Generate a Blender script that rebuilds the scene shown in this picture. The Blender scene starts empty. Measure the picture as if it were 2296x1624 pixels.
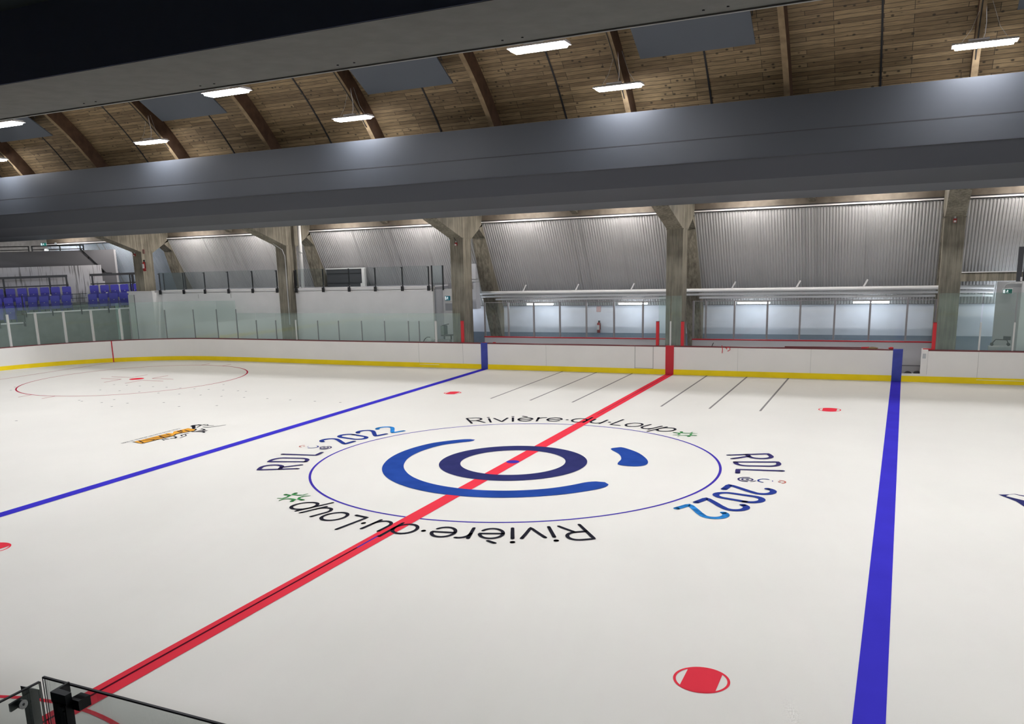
import bpy, bmesh, math, random
from mathutils import Vector, Matrix
random.seed(7)
SC = bpy.context.scene
COL = SC.collection
PI = math.pi

# ---------------------------------------------------------------- camera
cam_d = bpy.data.cameras.new('camera'); cam = bpy.data.objects.new('camera', cam_d); COL.objects.link(cam)
YAW, PITCH, ROLL = -0.45939, -0.21050, -0.03280
fw = Vector((math.sin(YAW)*math.cos(PITCH), math.cos(YAW)*math.cos(PITCH), math.sin(PITCH)))
r0 = Vector((math.cos(YAW), -math.sin(YAW), 0)); u0 = r0.cross(fw)
rr = r0*math.cos(ROLL) + u0*math.sin(ROLL); uu = -r0*math.sin(ROLL) + u0*math.cos(ROLL)
m = Matrix.Identity(4)
for i in range(3):
    m[i][0] = rr[i]; m[i][1] = uu[i]; m[i][2] = -fw[i]
m[0][3], m[1][3], m[2][3] = 7.7874, -17.6475, 4.6395
cam.matrix_world = m
cam_d.sensor_fit = 'HORIZONTAL'; cam_d.sensor_width = 36
cam_d.lens = 36*1941.941/2296
cam_d.shift_x = (1148-1065.3124)/2296; cam_d.shift_y = (989.1952-812)/2296
cam_d.clip_start = .05; cam_d.clip_end = 300
SC.camera = cam
# ---------------------------------------------------------------- world, exposure
w = bpy.data.worlds.new('world'); SC.world = w; w.use_nodes = True
w.node_tree.nodes['Background'].inputs[0].default_value = (.6, .7, 1, 1)
w.node_tree.nodes['Background'].inputs[1].default_value = .004
SC.view_settings.view_transform = 'Standard'; SC.view_settings.look = 'None'
SC.view_settings.exposure = 0.0; SC.view_settings.gamma = 1; SC.view_settings.use_curve_mapping = False
SC.cycles.use_denoising = True
SC.cycles.max_bounces = 10; SC.cycles.diffuse_bounces = 5; SC.cycles.transparent_max_bounces = 24
SC.cycles.sample_clamp_indirect = 6
LAMP_E = 133.0      # high bay lamps
COVE_E = 190.0       # strip lamps hidden over the aisle
CORR_E = 30.0       # corridor tubes

# ---------------------------------------------------------------- materials
MATS = {}
def mat(name, col, rough=.6, metal=0, spec=.5, noise=0, nscale=5, bump=0, bscale=40, coat=0):
    if name in MATS: return MATS[name]
    M = bpy.data.materials.new(name); M.use_nodes = True; nt = M.node_tree; N = nt.nodes; L = nt.links
    b = N['Principled BSDF']
    b.inputs['Base Color'].default_value = (*col, 1); b.inputs['Roughness'].default_value = rough
    b.inputs['Metallic'].default_value = metal; b.inputs['Specular IOR Level'].default_value = spec
    b.inputs['Coat Weight'].default_value = coat
    tc = N.new('ShaderNodeTexCoord')
    if noise:
        n = N.new('ShaderNodeTexNoise'); n.inputs['Scale'].default_value = nscale; n.inputs['Detail'].default_value = 5
        L.new(tc.outputs['Object'], n.inputs['Vector'])
        r = N.new('ShaderNodeValToRGB'); r.color_ramp.elements[0].position = .3; r.color_ramp.elements[1].position = .7
        r.color_ramp.elements[0].color = (*[c*(1-noise) for c in col], 1); r.color_ramp.elements[1].color = (*[min(1, c*(1+noise)) for c in col], 1)
        L.new(n.outputs['Fac'], r.inputs['Fac']); L.new(r.outputs['Color'], b.inputs['Base Color'])
    if bump:
        n = N.new('ShaderNodeTexNoise'); n.inputs['Scale'].default_value = bscale
        L.new(tc.outputs['Object'], n.inputs['Vector'])
        bp = N.new('ShaderNodeBump'); bp.inputs['Strength'].default_value = bump; bp.inputs['Distance'].default_value = .01
        L.new(n.outputs['Fac'], bp.inputs['Height']); L.new(bp.outputs['Normal'], b.inputs['Normal'])
    MATS[name] = M; return M
def emis(name, col, strength):
    M = bpy.data.materials.new(name); M.use_nodes = True; N = M.node_tree.nodes; b = N['Principled BSDF']
    b.inputs['Base Color'].default_value = (.9, .9, .9, 1)
    b.inputs['Emission Color'].default_value = (*col, 1); b.inputs['Emission Strength'].default_value = strength
    MATS[name] = M; return M
def glassmat(name, tint, haze=.06, hazecol=(.75, .85, .82), gloss=.08):
    M = bpy.data.materials.new(name); M.use_nodes = True; nt = M.node_tree; N = nt.nodes; L = nt.links
    for n in list(N): N.remove(n)
    o = N.new('ShaderNodeOutputMaterial'); t = N.new('ShaderNodeBsdfTransparent'); t.inputs[0].default_value = (*tint, 1)
    g = N.new('ShaderNodeBsdfGlossy'); g.inputs['Roughness'].default_value = .03; g.inputs[0].default_value = (.9, .95, .95, 1)
    d = N.new('ShaderNodeBsdfDiffuse'); d.inputs[0].default_value = (*hazecol, 1)
    fr = N.new('ShaderNodeFresnel'); fr.inputs[0].default_value = 1.45
    ml = N.new('ShaderNodeMath'); ml.operation = 'MULTIPLY'; ml.inputs[1].default_value = gloss*10
    L.new(fr.outputs[0], ml.inputs[0])
    m1 = N.new('ShaderNodeMixShader'); m1.inputs[0].default_value = haze
    L.new(t.outputs[0], m1.inputs[1]); L.new(d.outputs[0], m1.inputs[2])
    m2 = N.new('ShaderNodeMixShader'); L.new(ml.outputs[0], m2.inputs[0]); L.new(m1.outputs[0], m2.inputs[1]); L.new(g.outputs[0], m2.inputs[2])
    L.new(m2.outputs[0], o.inputs[0]); MATS[name] = M; return M

ICE = mat('ice', (.782, .762, .69), .5, spec=.10, noise=.025, nscale=.35)
BOARD = mat('board_white', (.85, .835, .80), .4, spec=.2, noise=.02, nscale=.8)
KICK = mat('kick_yellow', (.95, .72, .02), .5, spec=.1, noise=.06, nscale=1.2)
MAROON = mat('cap_maroon', (.16, .03, .035), .5)
REDPAD = mat('pad_red', (.62, .02, .03), .5)
P_RED = mat('paint_red', (.80, .050, .075), .5, spec=0, noise=.03, nscale=.8)
P_BLUE = mat('paint_blue', (.050, .040, .50), .5, spec=0, noise=.06, nscale=1.2)
P_LINEB = mat('paint_line_blue', (.06, .04, .36), .5, spec=0)
P_NAVY = mat('paint_navy', (.033, .036, .125), .5, spec=0, noise=.12, nscale=2)
P_LOGOB = mat('paint_logo_blue', (.024, .067, .30), .5, spec=0, noise=.15, nscale=1.5)
P_TEXTB = mat('paint_text_blue', (.028, .050, .25), .5, spec=0)
P_TEXTN = mat('paint_text_navy', (.045, .038, .13), .5, spec=0)
P_LIGHTB = mat('paint_light_blue', (.03, .20, .50), .5, spec=0, noise=.5, nscale=6)
P_BLACK = mat('paint_black', (.022, .022, .03), .5, spec=0)
P_GREY = mat('paint_grey', (.26, .25, .24), .5, spec=0)
P_GREEN = mat('paint_green', (.06, .26, .08), .5, spec=0)
P_LRED = mat('paint_light_red', (.55, .16, .13), .5, spec=0)
P_ORANGE = mat('paint_orange', (.75, .36, .05), .5, spec=0)
P_THINRED = mat('paint_thin_red', (.42, .03, .06), .5, spec=0)
P_STRIPE = mat('paint_dark_red', (.09, .01, .02), .5, spec=0)
BOARDBLUE = mat('board_blue', (.035, .055, .34), .4, noise=.2, nscale=3)
BOARDRED = mat('board_red', (.55, .02, .035), .4)
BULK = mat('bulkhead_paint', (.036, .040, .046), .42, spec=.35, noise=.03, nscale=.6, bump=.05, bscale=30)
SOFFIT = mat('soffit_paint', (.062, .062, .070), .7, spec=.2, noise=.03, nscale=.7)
NEARSOF = mat('near_soffit_plaster', (.20, .20, .19), .8, spec=.1, noise=.07, nscale=6, bump=.15, bscale=12)
NAVYDK = mat('dark_navy_paint', (.10, .115, .18), .8, spec=.1)
PANELG = mat('grey_panel', (.082, .092, .108), .6, spec=.2)
WHITEW = mat('white_wall', (.76, .76, .76), .6, noise=.03, nscale=1.5)
CORRW = mat('corridor_wall', (.62, .66, .74), .6, noise=.05, nscale=2)
WAINS = mat('blue_grey_band', (.20, .25, .32), .6, noise=.05)
GREYW = mat('grey_wall', (.22, .22, .235), .6, noise=.05)
LGREY = mat('light_grey_metal', (.5, .52, .53), .4, metal=.2)
METALW = mat('corrugated_metal', (.46, .465, .47), .55, spec=.3, noise=.04, nscale=.7)
METAL_BLUELIT = mat('corrugated_metal_bluelit', (.58, .66, .76), .5, metal=0)  # same sheet metal, bluish lamp light put into its colour
TRIMW = mat('white_trim', (.75, .75, .75), .4)
BLACKM = mat('black_metal', (.02, .022, .025), .4, metal=.3)
DGREYM = mat('dark_grey_metal', (.055, .058, .066), .45, metal=.2)
STAN = mat('aluminium_stanchion', (.30, .31, .32), .4, metal=.4)
STANW = mat('white_stanchion', (.62, .63, .61), .4)
SEATB = mat('seat_blue', (.085, .08, .56), .4)
SEATD = mat('seat_blue_dark', (.05, .045, .40), .4)
CHROME = mat('bolt_steel', (.6, .6, .62), .25, metal=.9)
EXTRED = mat('extinguisher_red', (.35, .02, .02), .35)
GREENS = mat('exit_green', (.01, .16, .12), .5)
FLOORG = mat('concrete_floor', (.16, .165, .17), .7, noise=.1)
GREENCON = mat('parapet_concrete', (.20, .215, .20), .7, noise=.12, nscale=4)
DUCT = mat('duct_paint', (.5, .52, .56), .5)
HOUSING = mat('lamp_housing', (.62, .6, .6), .4)
RUBBER = mat('black_rubber', (.012, .012, .014), .6)
LAMPM = emis('lamp_lens', (.93, .94, 1.0), LAMP_E)
COVEM = emis('cove_lens', (1, .93, .88), COVE_E)
CORRM = emis('tube_lens', (.86, .92, 1.0), CORR_E)
STANDM = emis('stand_tube_lens', (.7, .9, 1.0), 90)
SIGNW = emis('sign_white', (.8, .95, 1), .45)
GL = glassmat('guard_glass_clear', (.955, .975, .97), .025, (.5, .6, .57), .04)
GLT = glassmat('rink_glass', (.94, .978, .966), .075, (.62, .80, .75), .04)
GLD = glassmat('platform_glass', (.93, .955, .955), .02, (.35, .42, .44), .05)
GEDGE = mat('glass_edge_dark', (.012, .014, .02), .3)

def make_concrete():
    M = bpy.data.materials.new('board_formed_concrete'); M.use_nodes = True; nt = M.node_tree; N = nt.nodes; L = nt.links
    b = N['Principled BSDF']; b.inputs['Roughness'].default_value = .8
    tc = N.new('ShaderNodeTexCoord'); mp = N.new('ShaderNodeMapping'); mp.inputs['Scale'].default_value = (9, 9, .55)
    L.new(tc.outputs['Object'], mp.inputs[0])
    n = N.new('ShaderNodeTexNoise'); n.inputs['Scale'].default_value = 1.3; n.inputs['Detail'].default_value = 6; n.inputs['Roughness'].default_value = .65
    L.new(mp.outputs[0], n.inputs['Vector'])
    n2 = N.new('ShaderNodeTexNoise'); n2.inputs['Scale'].default_value = .9; n2.inputs['Detail'].default_value = 3
    L.new(tc.outputs['Object'], n2.inputs['Vector'])
    mx = N.new('ShaderNodeMath'); mx.operation = 'ADD'; L.new(n.outputs['Fac'], mx.inputs[0])
    mu = N.new('ShaderNodeMath'); mu.operation = 'MULTIPLY'; mu.inputs[1].default_value = .7
    L.new(n2.outputs['Fac'], mu.inputs[0]); L.new(mu.outputs[0], mx.inputs[1])
    r = N.new('ShaderNodeValToRGB'); e = r.color_ramp.elements
    e[0].position = .6; e[0].color = (.095, .085, .064, 1); e[1].position = 1.12; e[1].color = (.28, .26, .205, 1)
    x = e.new(.82); x.color = (.18, .165, .128, 1)
    L.new(mx.outputs[0], r.inputs[0]); L.new(r.outputs[0], b.inputs['Base Color'])
    bp = N.new('ShaderNodeBump'); bp.inputs['Strength'].default_value = .4; bp.inputs['Distance'].default_value = .02
    L.new(n.outputs['Fac'], bp.inputs['Height']); L.new(bp.outputs[0], b.inputs['Normal'])
    return M
CONC = make_concrete()
def make_wood(name, c0, c1, seam=True, along=(1, 0, 0)):
    M = bpy.data.materials.new(name); M.use_nodes = True; nt = M.node_tree; N = nt.nodes; L = nt.links
    b = N['Principled BSDF']; b.inputs['Roughness'].default_value = .65
    uv = N.new('ShaderNodeUVMap')
    br = N.new('ShaderNodeTexBrick'); br.offset = .37; br.offset_frequency = 3; br.squash = 1.0
    br.inputs['Scale'].default_value = 1; br.inputs['Brick Width'].default_value = 1.9; br.inputs['Row Height'].default_value = .135
    br.inputs['Mortar Size'].default_value = .007 if seam else 0; br.inputs['Mortar Smooth'].default_value = .2; br.inputs['Bias'].default_value = -.1
    br.inputs['Color1'].default_value = (*c0, 1); br.inputs['Color2'].default_value = (*c1, 1); br.inputs['Mortar'].default_value = (.012, .008, .005, 1)
    L.new(uv.outputs[0], br.inputs['Vector'])
    mp = N.new('ShaderNodeMapping'); mp.inputs['Scale'].default_value = (1.2, 14, 1); L.new(uv.outputs[0], mp.inputs[0])
    g = N.new('ShaderNodeTexNoise'); g.inputs['Scale'].default_value = 2; g.inputs['Detail'].default_value = 5; L.new(mp.outputs[0], g.inputs['Vector'])
    mr = N.new('ShaderNodeMapRange'); mr.inputs[1].default_value = .3; mr.inputs[2].default_value = .75; mr.inputs[3].default_value = .6; mr.inputs[4].default_value = 1.25
    L.new(g.outputs['Fac'], mr.inputs[0])
    mx = N.new('ShaderNodeMix'); mx.data_type = 'RGBA'; mx.blend_type = 'MULTIPLY'; mx.inputs['Factor'].default_value = 1
    L.new(br.outputs['Color'], mx.inputs[6]); L.new(mr.outputs[0], mx.inputs[7])
    # knots
    mp2 = N.new('ShaderNodeMapping'); mp2.inputs['Scale'].default_value = (1, 1.3, 1); L.new(uv.outputs[0], mp2.inputs[0])
    v = N.new('ShaderNodeTexVoronoi'); v.inputs['Scale'].default_value = 3.6; L.new(mp2.outputs[0], v.inputs['Vector'])
    kr = N.new('ShaderNodeMapRange'); kr.inputs[1].default_value = .10; kr.inputs[2].default_value = .19; kr.inputs[3].default_value = .22; kr.inputs[4].default_value = 1
    L.new(v.outputs['Distance'], kr.inputs[0])
    mx2 = N.new('ShaderNodeMix'); mx2.data_type = 'RGBA'; mx2.blend_type = 'MULTIPLY'; mx2.inputs['Factor'].default_value = 1
    L.new(mx.outputs[2], mx2.inputs[6]); L.new(kr.outputs[0], mx2.inputs[7])
    L.new(mx2.outputs[2], b.inputs['Base Color'])
    return M
DECK = make_wood('plank_decking', (.165, .110, .054), (.31, .22, .115))
GLULAM_SHADED = mat('glulam_shaded_side', (.085, .050, .032), .6, spec=.1, noise=.25, nscale=3)  # rafter wood with the shade of its sides put into the colour
GLULAM_LIT = mat('glulam_lit_underside', (.20, .145, .085), .6, spec=.1, noise=.2, nscale=4)  # same wood, paler to carry the ice light from below
def make_formed_white():
    M = bpy.data.materials.new('white_board_formed_wall'); M.use_nodes = True; nt = M.node_tree; N = nt.nodes; L = nt.links
    b = N['Principled BSDF']; b.inputs['Roughness'].default_value = .6
    tc = N.new('ShaderNodeTexCoord'); mp = N.new('ShaderNodeMapping'); mp.inputs['Scale'].default_value = (11, 11, .7)
    L.new(tc.outputs['Object'], mp.inputs[0]); n = N.new('ShaderNodeTexNoise'); n.inputs['Scale'].default_value = 1.2; n.inputs['Detail'].default_value = 2
    L.new(mp.outputs[0], n.inputs['Vector']); r = N.new('ShaderNodeValToRGB'); e = r.color_ramp.elements
    e[0].position = .34; e[0].color = (.22, .22, .23, 1); e[1].position = .46; e[1].color = (.62, .62, .65, 1)
    L.new(n.outputs['Fac'], r.inputs[0]); L.new(r.outputs[0], b.inputs['Base Color']); return M
FORMW = make_formed_white()

# ---------------------------------------------------------------- helpers
class MB:
    def __init__(s): s.v = []; s.f = []
    def add(s, vs, fs):
        o = len(s.v); s.v += [tuple(v) for v in vs]; s.f += [tuple(i+o for i in f) for f in fs]; return s
    def box(s, x0, x1, y0, y1, z0, z1):
        return s.add([(x0,y0,z0),(x1,y0,z0),(x1,y1,z0),(x0,y1,z0),(x0,y0,z1),(x1,y0,z1),(x1,y1,z1),(x0,y1,z1)],
                     [(0,3,2,1),(4,5,6,7),(0,1,5,4),(1,2,6,5),(2,3,7,6),(3,0,4,7)])
    def prism(s, poly, a0, a1, axis='x'):
        n = len(poly)
        f = {'x': lambda p, a: (a, p[0], p[1]), 'y': lambda p, a: (p[0], a, p[1]), 'z': lambda p, a: (p[0], p[1], a)}[axis]
        return s.add([f(p, a0) for p in poly]+[f(p, a1) for p in poly],
                     [tuple(range(n-1, -1, -1)), tuple(range(n, 2*n))]+[(i, (i+1) % n, n+(i+1) % n, n+i) for i in range(n)])
    def tube(s, p0, p1, r, n=10, r1=None):
        p0 = Vector(p0); p1 = Vector(p1); d = (p1-p0).normalized(); r1 = r if r1 is None else r1
        a = d.orthogonal().normalized(); b = d.cross(a)
        vs = [p0+(a*math.cos(t)+b*math.sin(t))*r for t in [2*PI*i/n for i in range(n)]]+[p1+(a*math.cos(t)+b*math.sin(t))*r1 for t in [2*PI*i/n for i in range(n)]]
        return s.add(vs, [tuple(range(n-1, -1, -1)), tuple(range(n, 2*n))]+[(i, (i+1) % n, n+(i+1) % n, n+i) for i in range(n)])
    def path(s, pts, r, n=8):
        for a, b in zip(pts, pts[1:]): s.tube(a, b, r, n)
        return s
    def bar(s, p0, p1, w, h, up=(0, 0, 1)):
        p0 = Vector(p0); p1 = Vector(p1); d = (p1-p0).normalized(); side = d.cross(Vector(up))
        if side.length < 1e-4: side = d.cross(Vector((1, 0, 0)))
        side.normalize(); u = side.cross(d).normalized()
        vs = []
        for p in (p0, p1):
            for a, b in ((-1, -1), (1, -1), (1, 1), (-1, 1)): vs.append(p+side*a*w/2+u*b*h/2)
        return s.add(vs, [(0,3,2,1),(4,5,6,7),(0,1,5,4),(1,2,6,5),(2,3,7,6),(3,0,4,7)])
    def quad(s, a, b, c, d): return s.add([a, b, c, d], [(0, 1, 2, 3)])
    def poly(s, pts): return s.add(pts, [tuple(range(len(pts)))])
    def ring(s, c, r0, r1, z, a0=0, a1=2*PI, n=96, h=None):
        vs = []; fs = []
        for i in range(n+1):
            a = a0+(a1-a0)*i/n; vs += [(c[0]+r0*math.cos(a), c[1]+r0*math.sin(a), z), (c[0]+r1*math.cos(a), c[1]+r1*math.sin(a), z)]
        for i in range(n): fs.append((2*i, 2*i+1, 2*i+3, 2*i+2))
        return s.add(vs, fs)
    def disc(s, c, r, z, n=32): return s.add([(c[0]+r*math.cos(2*PI*i/n), c[1]+r*math.sin(2*PI*i/n), z) for i in range(n)], [tuple(range(n))])
    def build(s, name, m, parent=None, bevel=0, smooth=False, off=None, label=None):
        me = bpy.data.meshes.new(name)
        vs = s.v if off is None else [(v[0]-off[0], v[1]-off[1], v[2]-off[2]) for v in s.v]
        me.from_pydata(vs, [], s.f); me.update()
        bm = bmesh.new(); bm.from_mesh(me); bmesh.ops.recalc_face_normals(bm, faces=bm.faces); bm.to_mesh(me); bm.free()
        me.materials.append(m)
        if smooth:
            for p in me.polygons: p.use_smooth = True
        o = bpy.data.objects.new(name, me); COL.objects.link(o)
        if parent is not None: o.parent = parent
        elif off is not None: o.location = off
        if bevel:
            b = o.modifiers.new('bevel', 'BEVEL'); b.width = bevel; b.segments = 2; b.limit_method = 'ANGLE'
        if label: o['label'] = label
        return o
def tag(o, label=None, cat=None, group=None, kind=None):
    if label: o['label'] = label
    if cat: o['category'] = cat
    if group: o['group'] = group
    if kind: o['kind'] = kind
    return o
def thing(name, label, cat, loc=(0, 0, 0), group=None, rz=0):
    o = bpy.data.objects.new(name, None); COL.objects.link(o); o.location = loc; o.rotation_euler[2] = rz; o.empty_display_size = .1
    return tag(o, label, cat, group)
def copy_tree(o, parent=None):
    c = o.copy(); COL.objects.link(c)
    if parent is not None: c.parent = parent
    for ch in list(o.children): copy_tree(ch, c)
    return c
def struct(o, label=None): return tag(o, label, kind='structure')
ORD = ['first', 'second', 'third', 'fourth', 'fifth', 'sixth', 'seventh', 'eighth', 'ninth', 'tenth', 'eleventh', 'twelfth', 'thirteenth', 'fourteenth']
FR = 9.144     # spacing of the concrete frames

# ================================================================= ICE
IY = 14.9
def perim(n=40, r=8.85, inset=0.0):
    pts = []
    for x in [i*.5 for i in range(45, -27, -1)]: pts.append((x, IY))
    for i in range(1, 20): t = i/19; pts.append((-13-9.5*t, IY+.2*(t*t*(3-2*t))))
    for i in range(1, n+1): a = PI/2+PI/2*i/n; pts.append((-22.5+r*math.cos(a), 6.25+r*math.sin(a)))
    for i in range(1, 10): pts.append((-31.35, 6.25-i*1.35))
    for i in range(1, n+1): a = PI+PI/2*i/n; pts.append((-22.5+r*math.cos(a), -6.05+r*math.sin(a)))
    for x in range(-22, 23): pts.append((x, -IY))
    for i in range(1, n+1): a = -PI/2+PI/2*i/n; pts.append((22.5+r*math.cos(a), -6.05+r*math.sin(a)))
    for i in range(1, 10): pts.append((31.35, -6.05+i*1.35))
    for i in range(0, n): a = PI/2*i/n; pts.append((22.5+r*math.cos(a), 6.05+r*math.sin(a)))
    return pts
PER = perim()
b = MB(); b.prism([(p[0], p[1]) for p in PER], -.12, 0, 'z')
ice = b.build('floor', ICE); struct(ice, 'white rink ice sheet with painted lines and logos')

b = MB(); b.box(-45, 34, -30, 24, -.3, -.13); fl = struct(b.build('floor', FLOORG), 'grey concrete ground around the rink')
Z1, Z2, Z3, Z4 = .003, .005, .007, .009
def mark(b, name, m, label): return b.build(name, m, ice, label=label)
def rect(b, x0, x1, y0, y1, z): return b.quad((x0, y0, z), (x1, y0, z), (x1, y1, z), (x0, y1, z))
mark(rect(MB(), -.155, .155, -IY, IY, Z2), 'center_line', P_RED, 'wide red centre line running across the ice')
o = MB(); rect(o, -.05, -.015, -IY, -6.35, Z3); mark(o, 'center_line_stripe', P_STRIPE, 'thin dark stripe inside the near half of the red line')
o = MB(); rect(o, -.05, -.015, -6.35, -5.67, Z3); mark(o, 'center_line_stripe', P_LINEB, 'thin purple stripe end inside the red line')
o = MB(); rect(o, -.02, .01, 6.2, IY, Z3); mark(o, 'center_line_stripe', P_THINRED, 'thin stripe in the far half of the red line')
mark(rect(MB(), -7.90, -7.60, -IY, IY, Z2), 'blue_line', P_BLUE, 'blue line on the left of the centre circle')
mark(rect(MB(), 7.60, 7.90, -IY, IY, Z2), 'blue_line', P_BLUE, 'blue line on the right, broad towards the camera')
mark(rect(MB(), -27.63, -27.58, -13.6, 13.75, Z2), 'goal_line', P_THINRED, 'thin red goal line in the far left corner')
mark(MB().ring((0, 0), 4.545, 4.60, Z1, n=160), 'center_circle', P_LINEB, 'thin blue centre circle')
mark(MB().ring((0, -IY), 2.97, 3.03, Z1, 0, PI, 64), 'referee_crease', P_RED, 'red half circle at the near end of the centre line')
mark(MB().disc((0, 0), .15, Z4), 'center_spot', P_LINEB, 'small dark blue centre spot on the red line')
def nspot(x, y, lab):
    b = MB(); b.ring((x, y), .275, .305, Z1, n=48)
    pts = []; c = .19; yy = math.sqrt(.29**2-c*c)
    a0 = math.asin(yy/.29)
    for i in range(13): a = a0+(PI-2*a0)*i/12; pts.append((x+.29*math.cos(a), y+.29*math.sin(a), Z2))
    for i in range(13): a = PI+a0+(PI-2*a0)*i/12; pts.append((x+.29*math.cos(a), y+.29*math.sin(a), Z2))
    b.poly(pts); mark(b, 'faceoff_spot', P_RED, lab)
nspot(-6.10, 8.78, 'red faceoff spot beyond the centre circle, left of the red line')
nspot(6.10, 8.74, 'red faceoff spot on the far right beside the blue line')
nspot(6.06, -8.74, 'large red faceoff spot in the right foreground')
nspot(-6.0, -8.62, 'red faceoff spot cut by the left edge of the photo')
# end zone circle
EC = (-21.2, 8.8)
b = MB(); b.ring(EC, 4.53, 4.59, Z1, n=128)
for sx in (-.65, .65):
    for sy in (-1, 1): rect(b, EC[0]+sx-.025, EC[0]+sx+.025, EC[1]+sy*4.55-.02 if sy > 0 else EC[1]-5.1, EC[1]+5.1 if sy > 0 else EC[1]-4.53, Z1)
mark(b, 'faceoff_circle', P_THINRED, 'thin red faceoff circle in the far left end zone')
b = MB()
for sx in (-1, 1):
    for sy in (-1, 1):
        X0, Y0 = EC[0]+sx*.6, EC[1]+sy*.28
        rect(b, min(X0, X0+sx*1.2), max(X0, X0+sx*1.2), Y0-.025, Y0+.025, Z1)
        rect(b, X0-.025, X0+.025, min(Y0, Y0+sy*.9), max(Y0, Y0+sy*.9), Z1)
mark(b, 'faceoff_guides', P_THINRED, 'red angled guide marks around the end zone spot')
mark(MB().disc(EC, .3, Z2), 'faceoff_spot', P_RED, 'red faceoff spot inside the thin end zone circle')
for x in (-4.28, -2.87, -1.43, 1.41, 2.85, 4.29):
    mark(rect(MB(), x-.030, x+.030, 8.0, IY-.02, Z1), 'grey_guide_line', P_GREY, 'grey line on the ice ending at the far boards, %s of the red line' % ('left' if x < 0 else 'right'))
b = MB(); k = 0
for i in range(10): b.disc((-20.76+i*.72, 7.21-.004*i), .045, Z1, 10)
for i in range(12): b.disc((-20.1+i*1.02, 5.95+.02*(i % 3)), .045, Z1, 10)
for i in range(6): b.disc((-18.7+i*1.2, 3.8+.5*(i % 2)), .045, Z1, 10)
for p in ((-16.31, 3.13), (-17.41, 3.67), (-18.43, 3.69), (-17.2, .17), (-16.04, 8.36), (-13.9, 7.17), (-25.2, 5.2), (-24.6, 5.6), (-23.9, 4.9)): b.disc(p, .045, Z1, 10)
o = mark(b, 'core_holes', P_GREY, 'rows of tiny grey dots on the ice at the left'); o['kind'] = 'stuff'

# --- stroke lettering
def arc(cx, cy, rx, ry, a0, a1, n=16): return [(cx+rx*math.cos(math.radians(a0+(a1-a0)*i/n)), cy+ry*math.sin(math.radians(a0+(a1-a0)*i/n))) for i in range(n+1)]
def G(adv, *ls): return (adv, ls)
GLY = {
 'R': G(.78, [(.08,0),(.08,1),(.36,1)]+arc(.36,.74,.25,.26,90,-90)+[(.08,.48)], [(.36,.48),(.64,0)]),
 'i': G(.30, [(.13,0),(.13,.70)], [(.13,.93),(.131,.94)]),
 'v': G(.66, [(.04,.70),(.31,0),(.58,.70)]),
 'e': G(.76, [(.06,.36),(.64,.36)]+arc(.35,.35,.29,.33,5,325,24)),
 'è': G(.76, [(.06,.36),(.64,.36)]+arc(.35,.35,.29,.33,5,325,24), [(.22,.98),(.38,.84)]),
 'r': G(.45, [(.10,0),(.10,.70)], arc(.36,.38,.26,.30,180,80,8)),
 '·': G(.28, [(.12,.36),(.121,.37)]),
 'd': G(.80, arc(.36,.35,.30,.33,0,360,24), [(.66,0),(.66,1)]),
 'u': G(.72, [(.09,.70),(.09,.30)]+arc(.34,.28,.25,.26,180,360,12)+[(.59,.70)], [(.59,.3),(.59,0)]),
 'L': G(.58, [(.09,1),(.09,0),(.52,0)]),
 'o': G(.76, arc(.36,.35,.30,.33,0,360,24)),
 'p': G(.80, arc(.40,.35,.30,.33,0,360,24), [(.10,.70),(.10,-.28)]),
}
def res(pl, st=.06):
    out = [pl[0]]
    for a, c in zip(pl, pl[1:]):
        n = max(1, int(math.hypot(c[0]-a[0], c[1]-a[1])/st))
        for i in range(1, n+1): out.append((a[0]+(c[0]-a[0])*i/n, a[1]+(c[1]-a[1])*i/n))
    return out
def stroke(b, pts, w, f, cap=True, wf=None):
    """flat ribbon along pts, half width w, mapped through f(u, v) -> (x, y, z)"""
    n = len(pts); nor = []
    for i in range(n):
        a = pts[max(0, i-1)]; c = pts[min(n-1, i+1)]; d = (c[0]-a[0], c[1]-a[1]); l = math.hypot(*d) or 1
        nor.append((-d[1]/l, d[0]/l))
    vs = []
    for i, (p, q) in enumerate(zip(pts, nor)):
        ww = w*(wf(i/(n-1)) if wf else 1)
        vs += [f(p[0]+q[0]*ww, p[1]+q[1]*ww), f(p[0]-q[0]*ww, p[1]-q[1]*ww)]
    b.add(vs, [(2*i, 2*i+1, 2*i+3, 2*i+2) for i in range(n-1)])
    if cap:
        for e in (0, n-1):
            ww = w*(wf(e/(n-1)) if wf else 1)
            b.poly([f(pts[e][0]+ww*math.cos(2*PI*k/12), pts[e][1]+ww*math.sin(2*PI*k/12)) for k in range(12)])
def polar(R0, S, a0, z):
    def f(u, v):
        a = math.radians(a0)-u*S/(R0+.3); r = R0+v*S; return (r*math.cos(a), r*math.sin(a), z)
    return f
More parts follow.
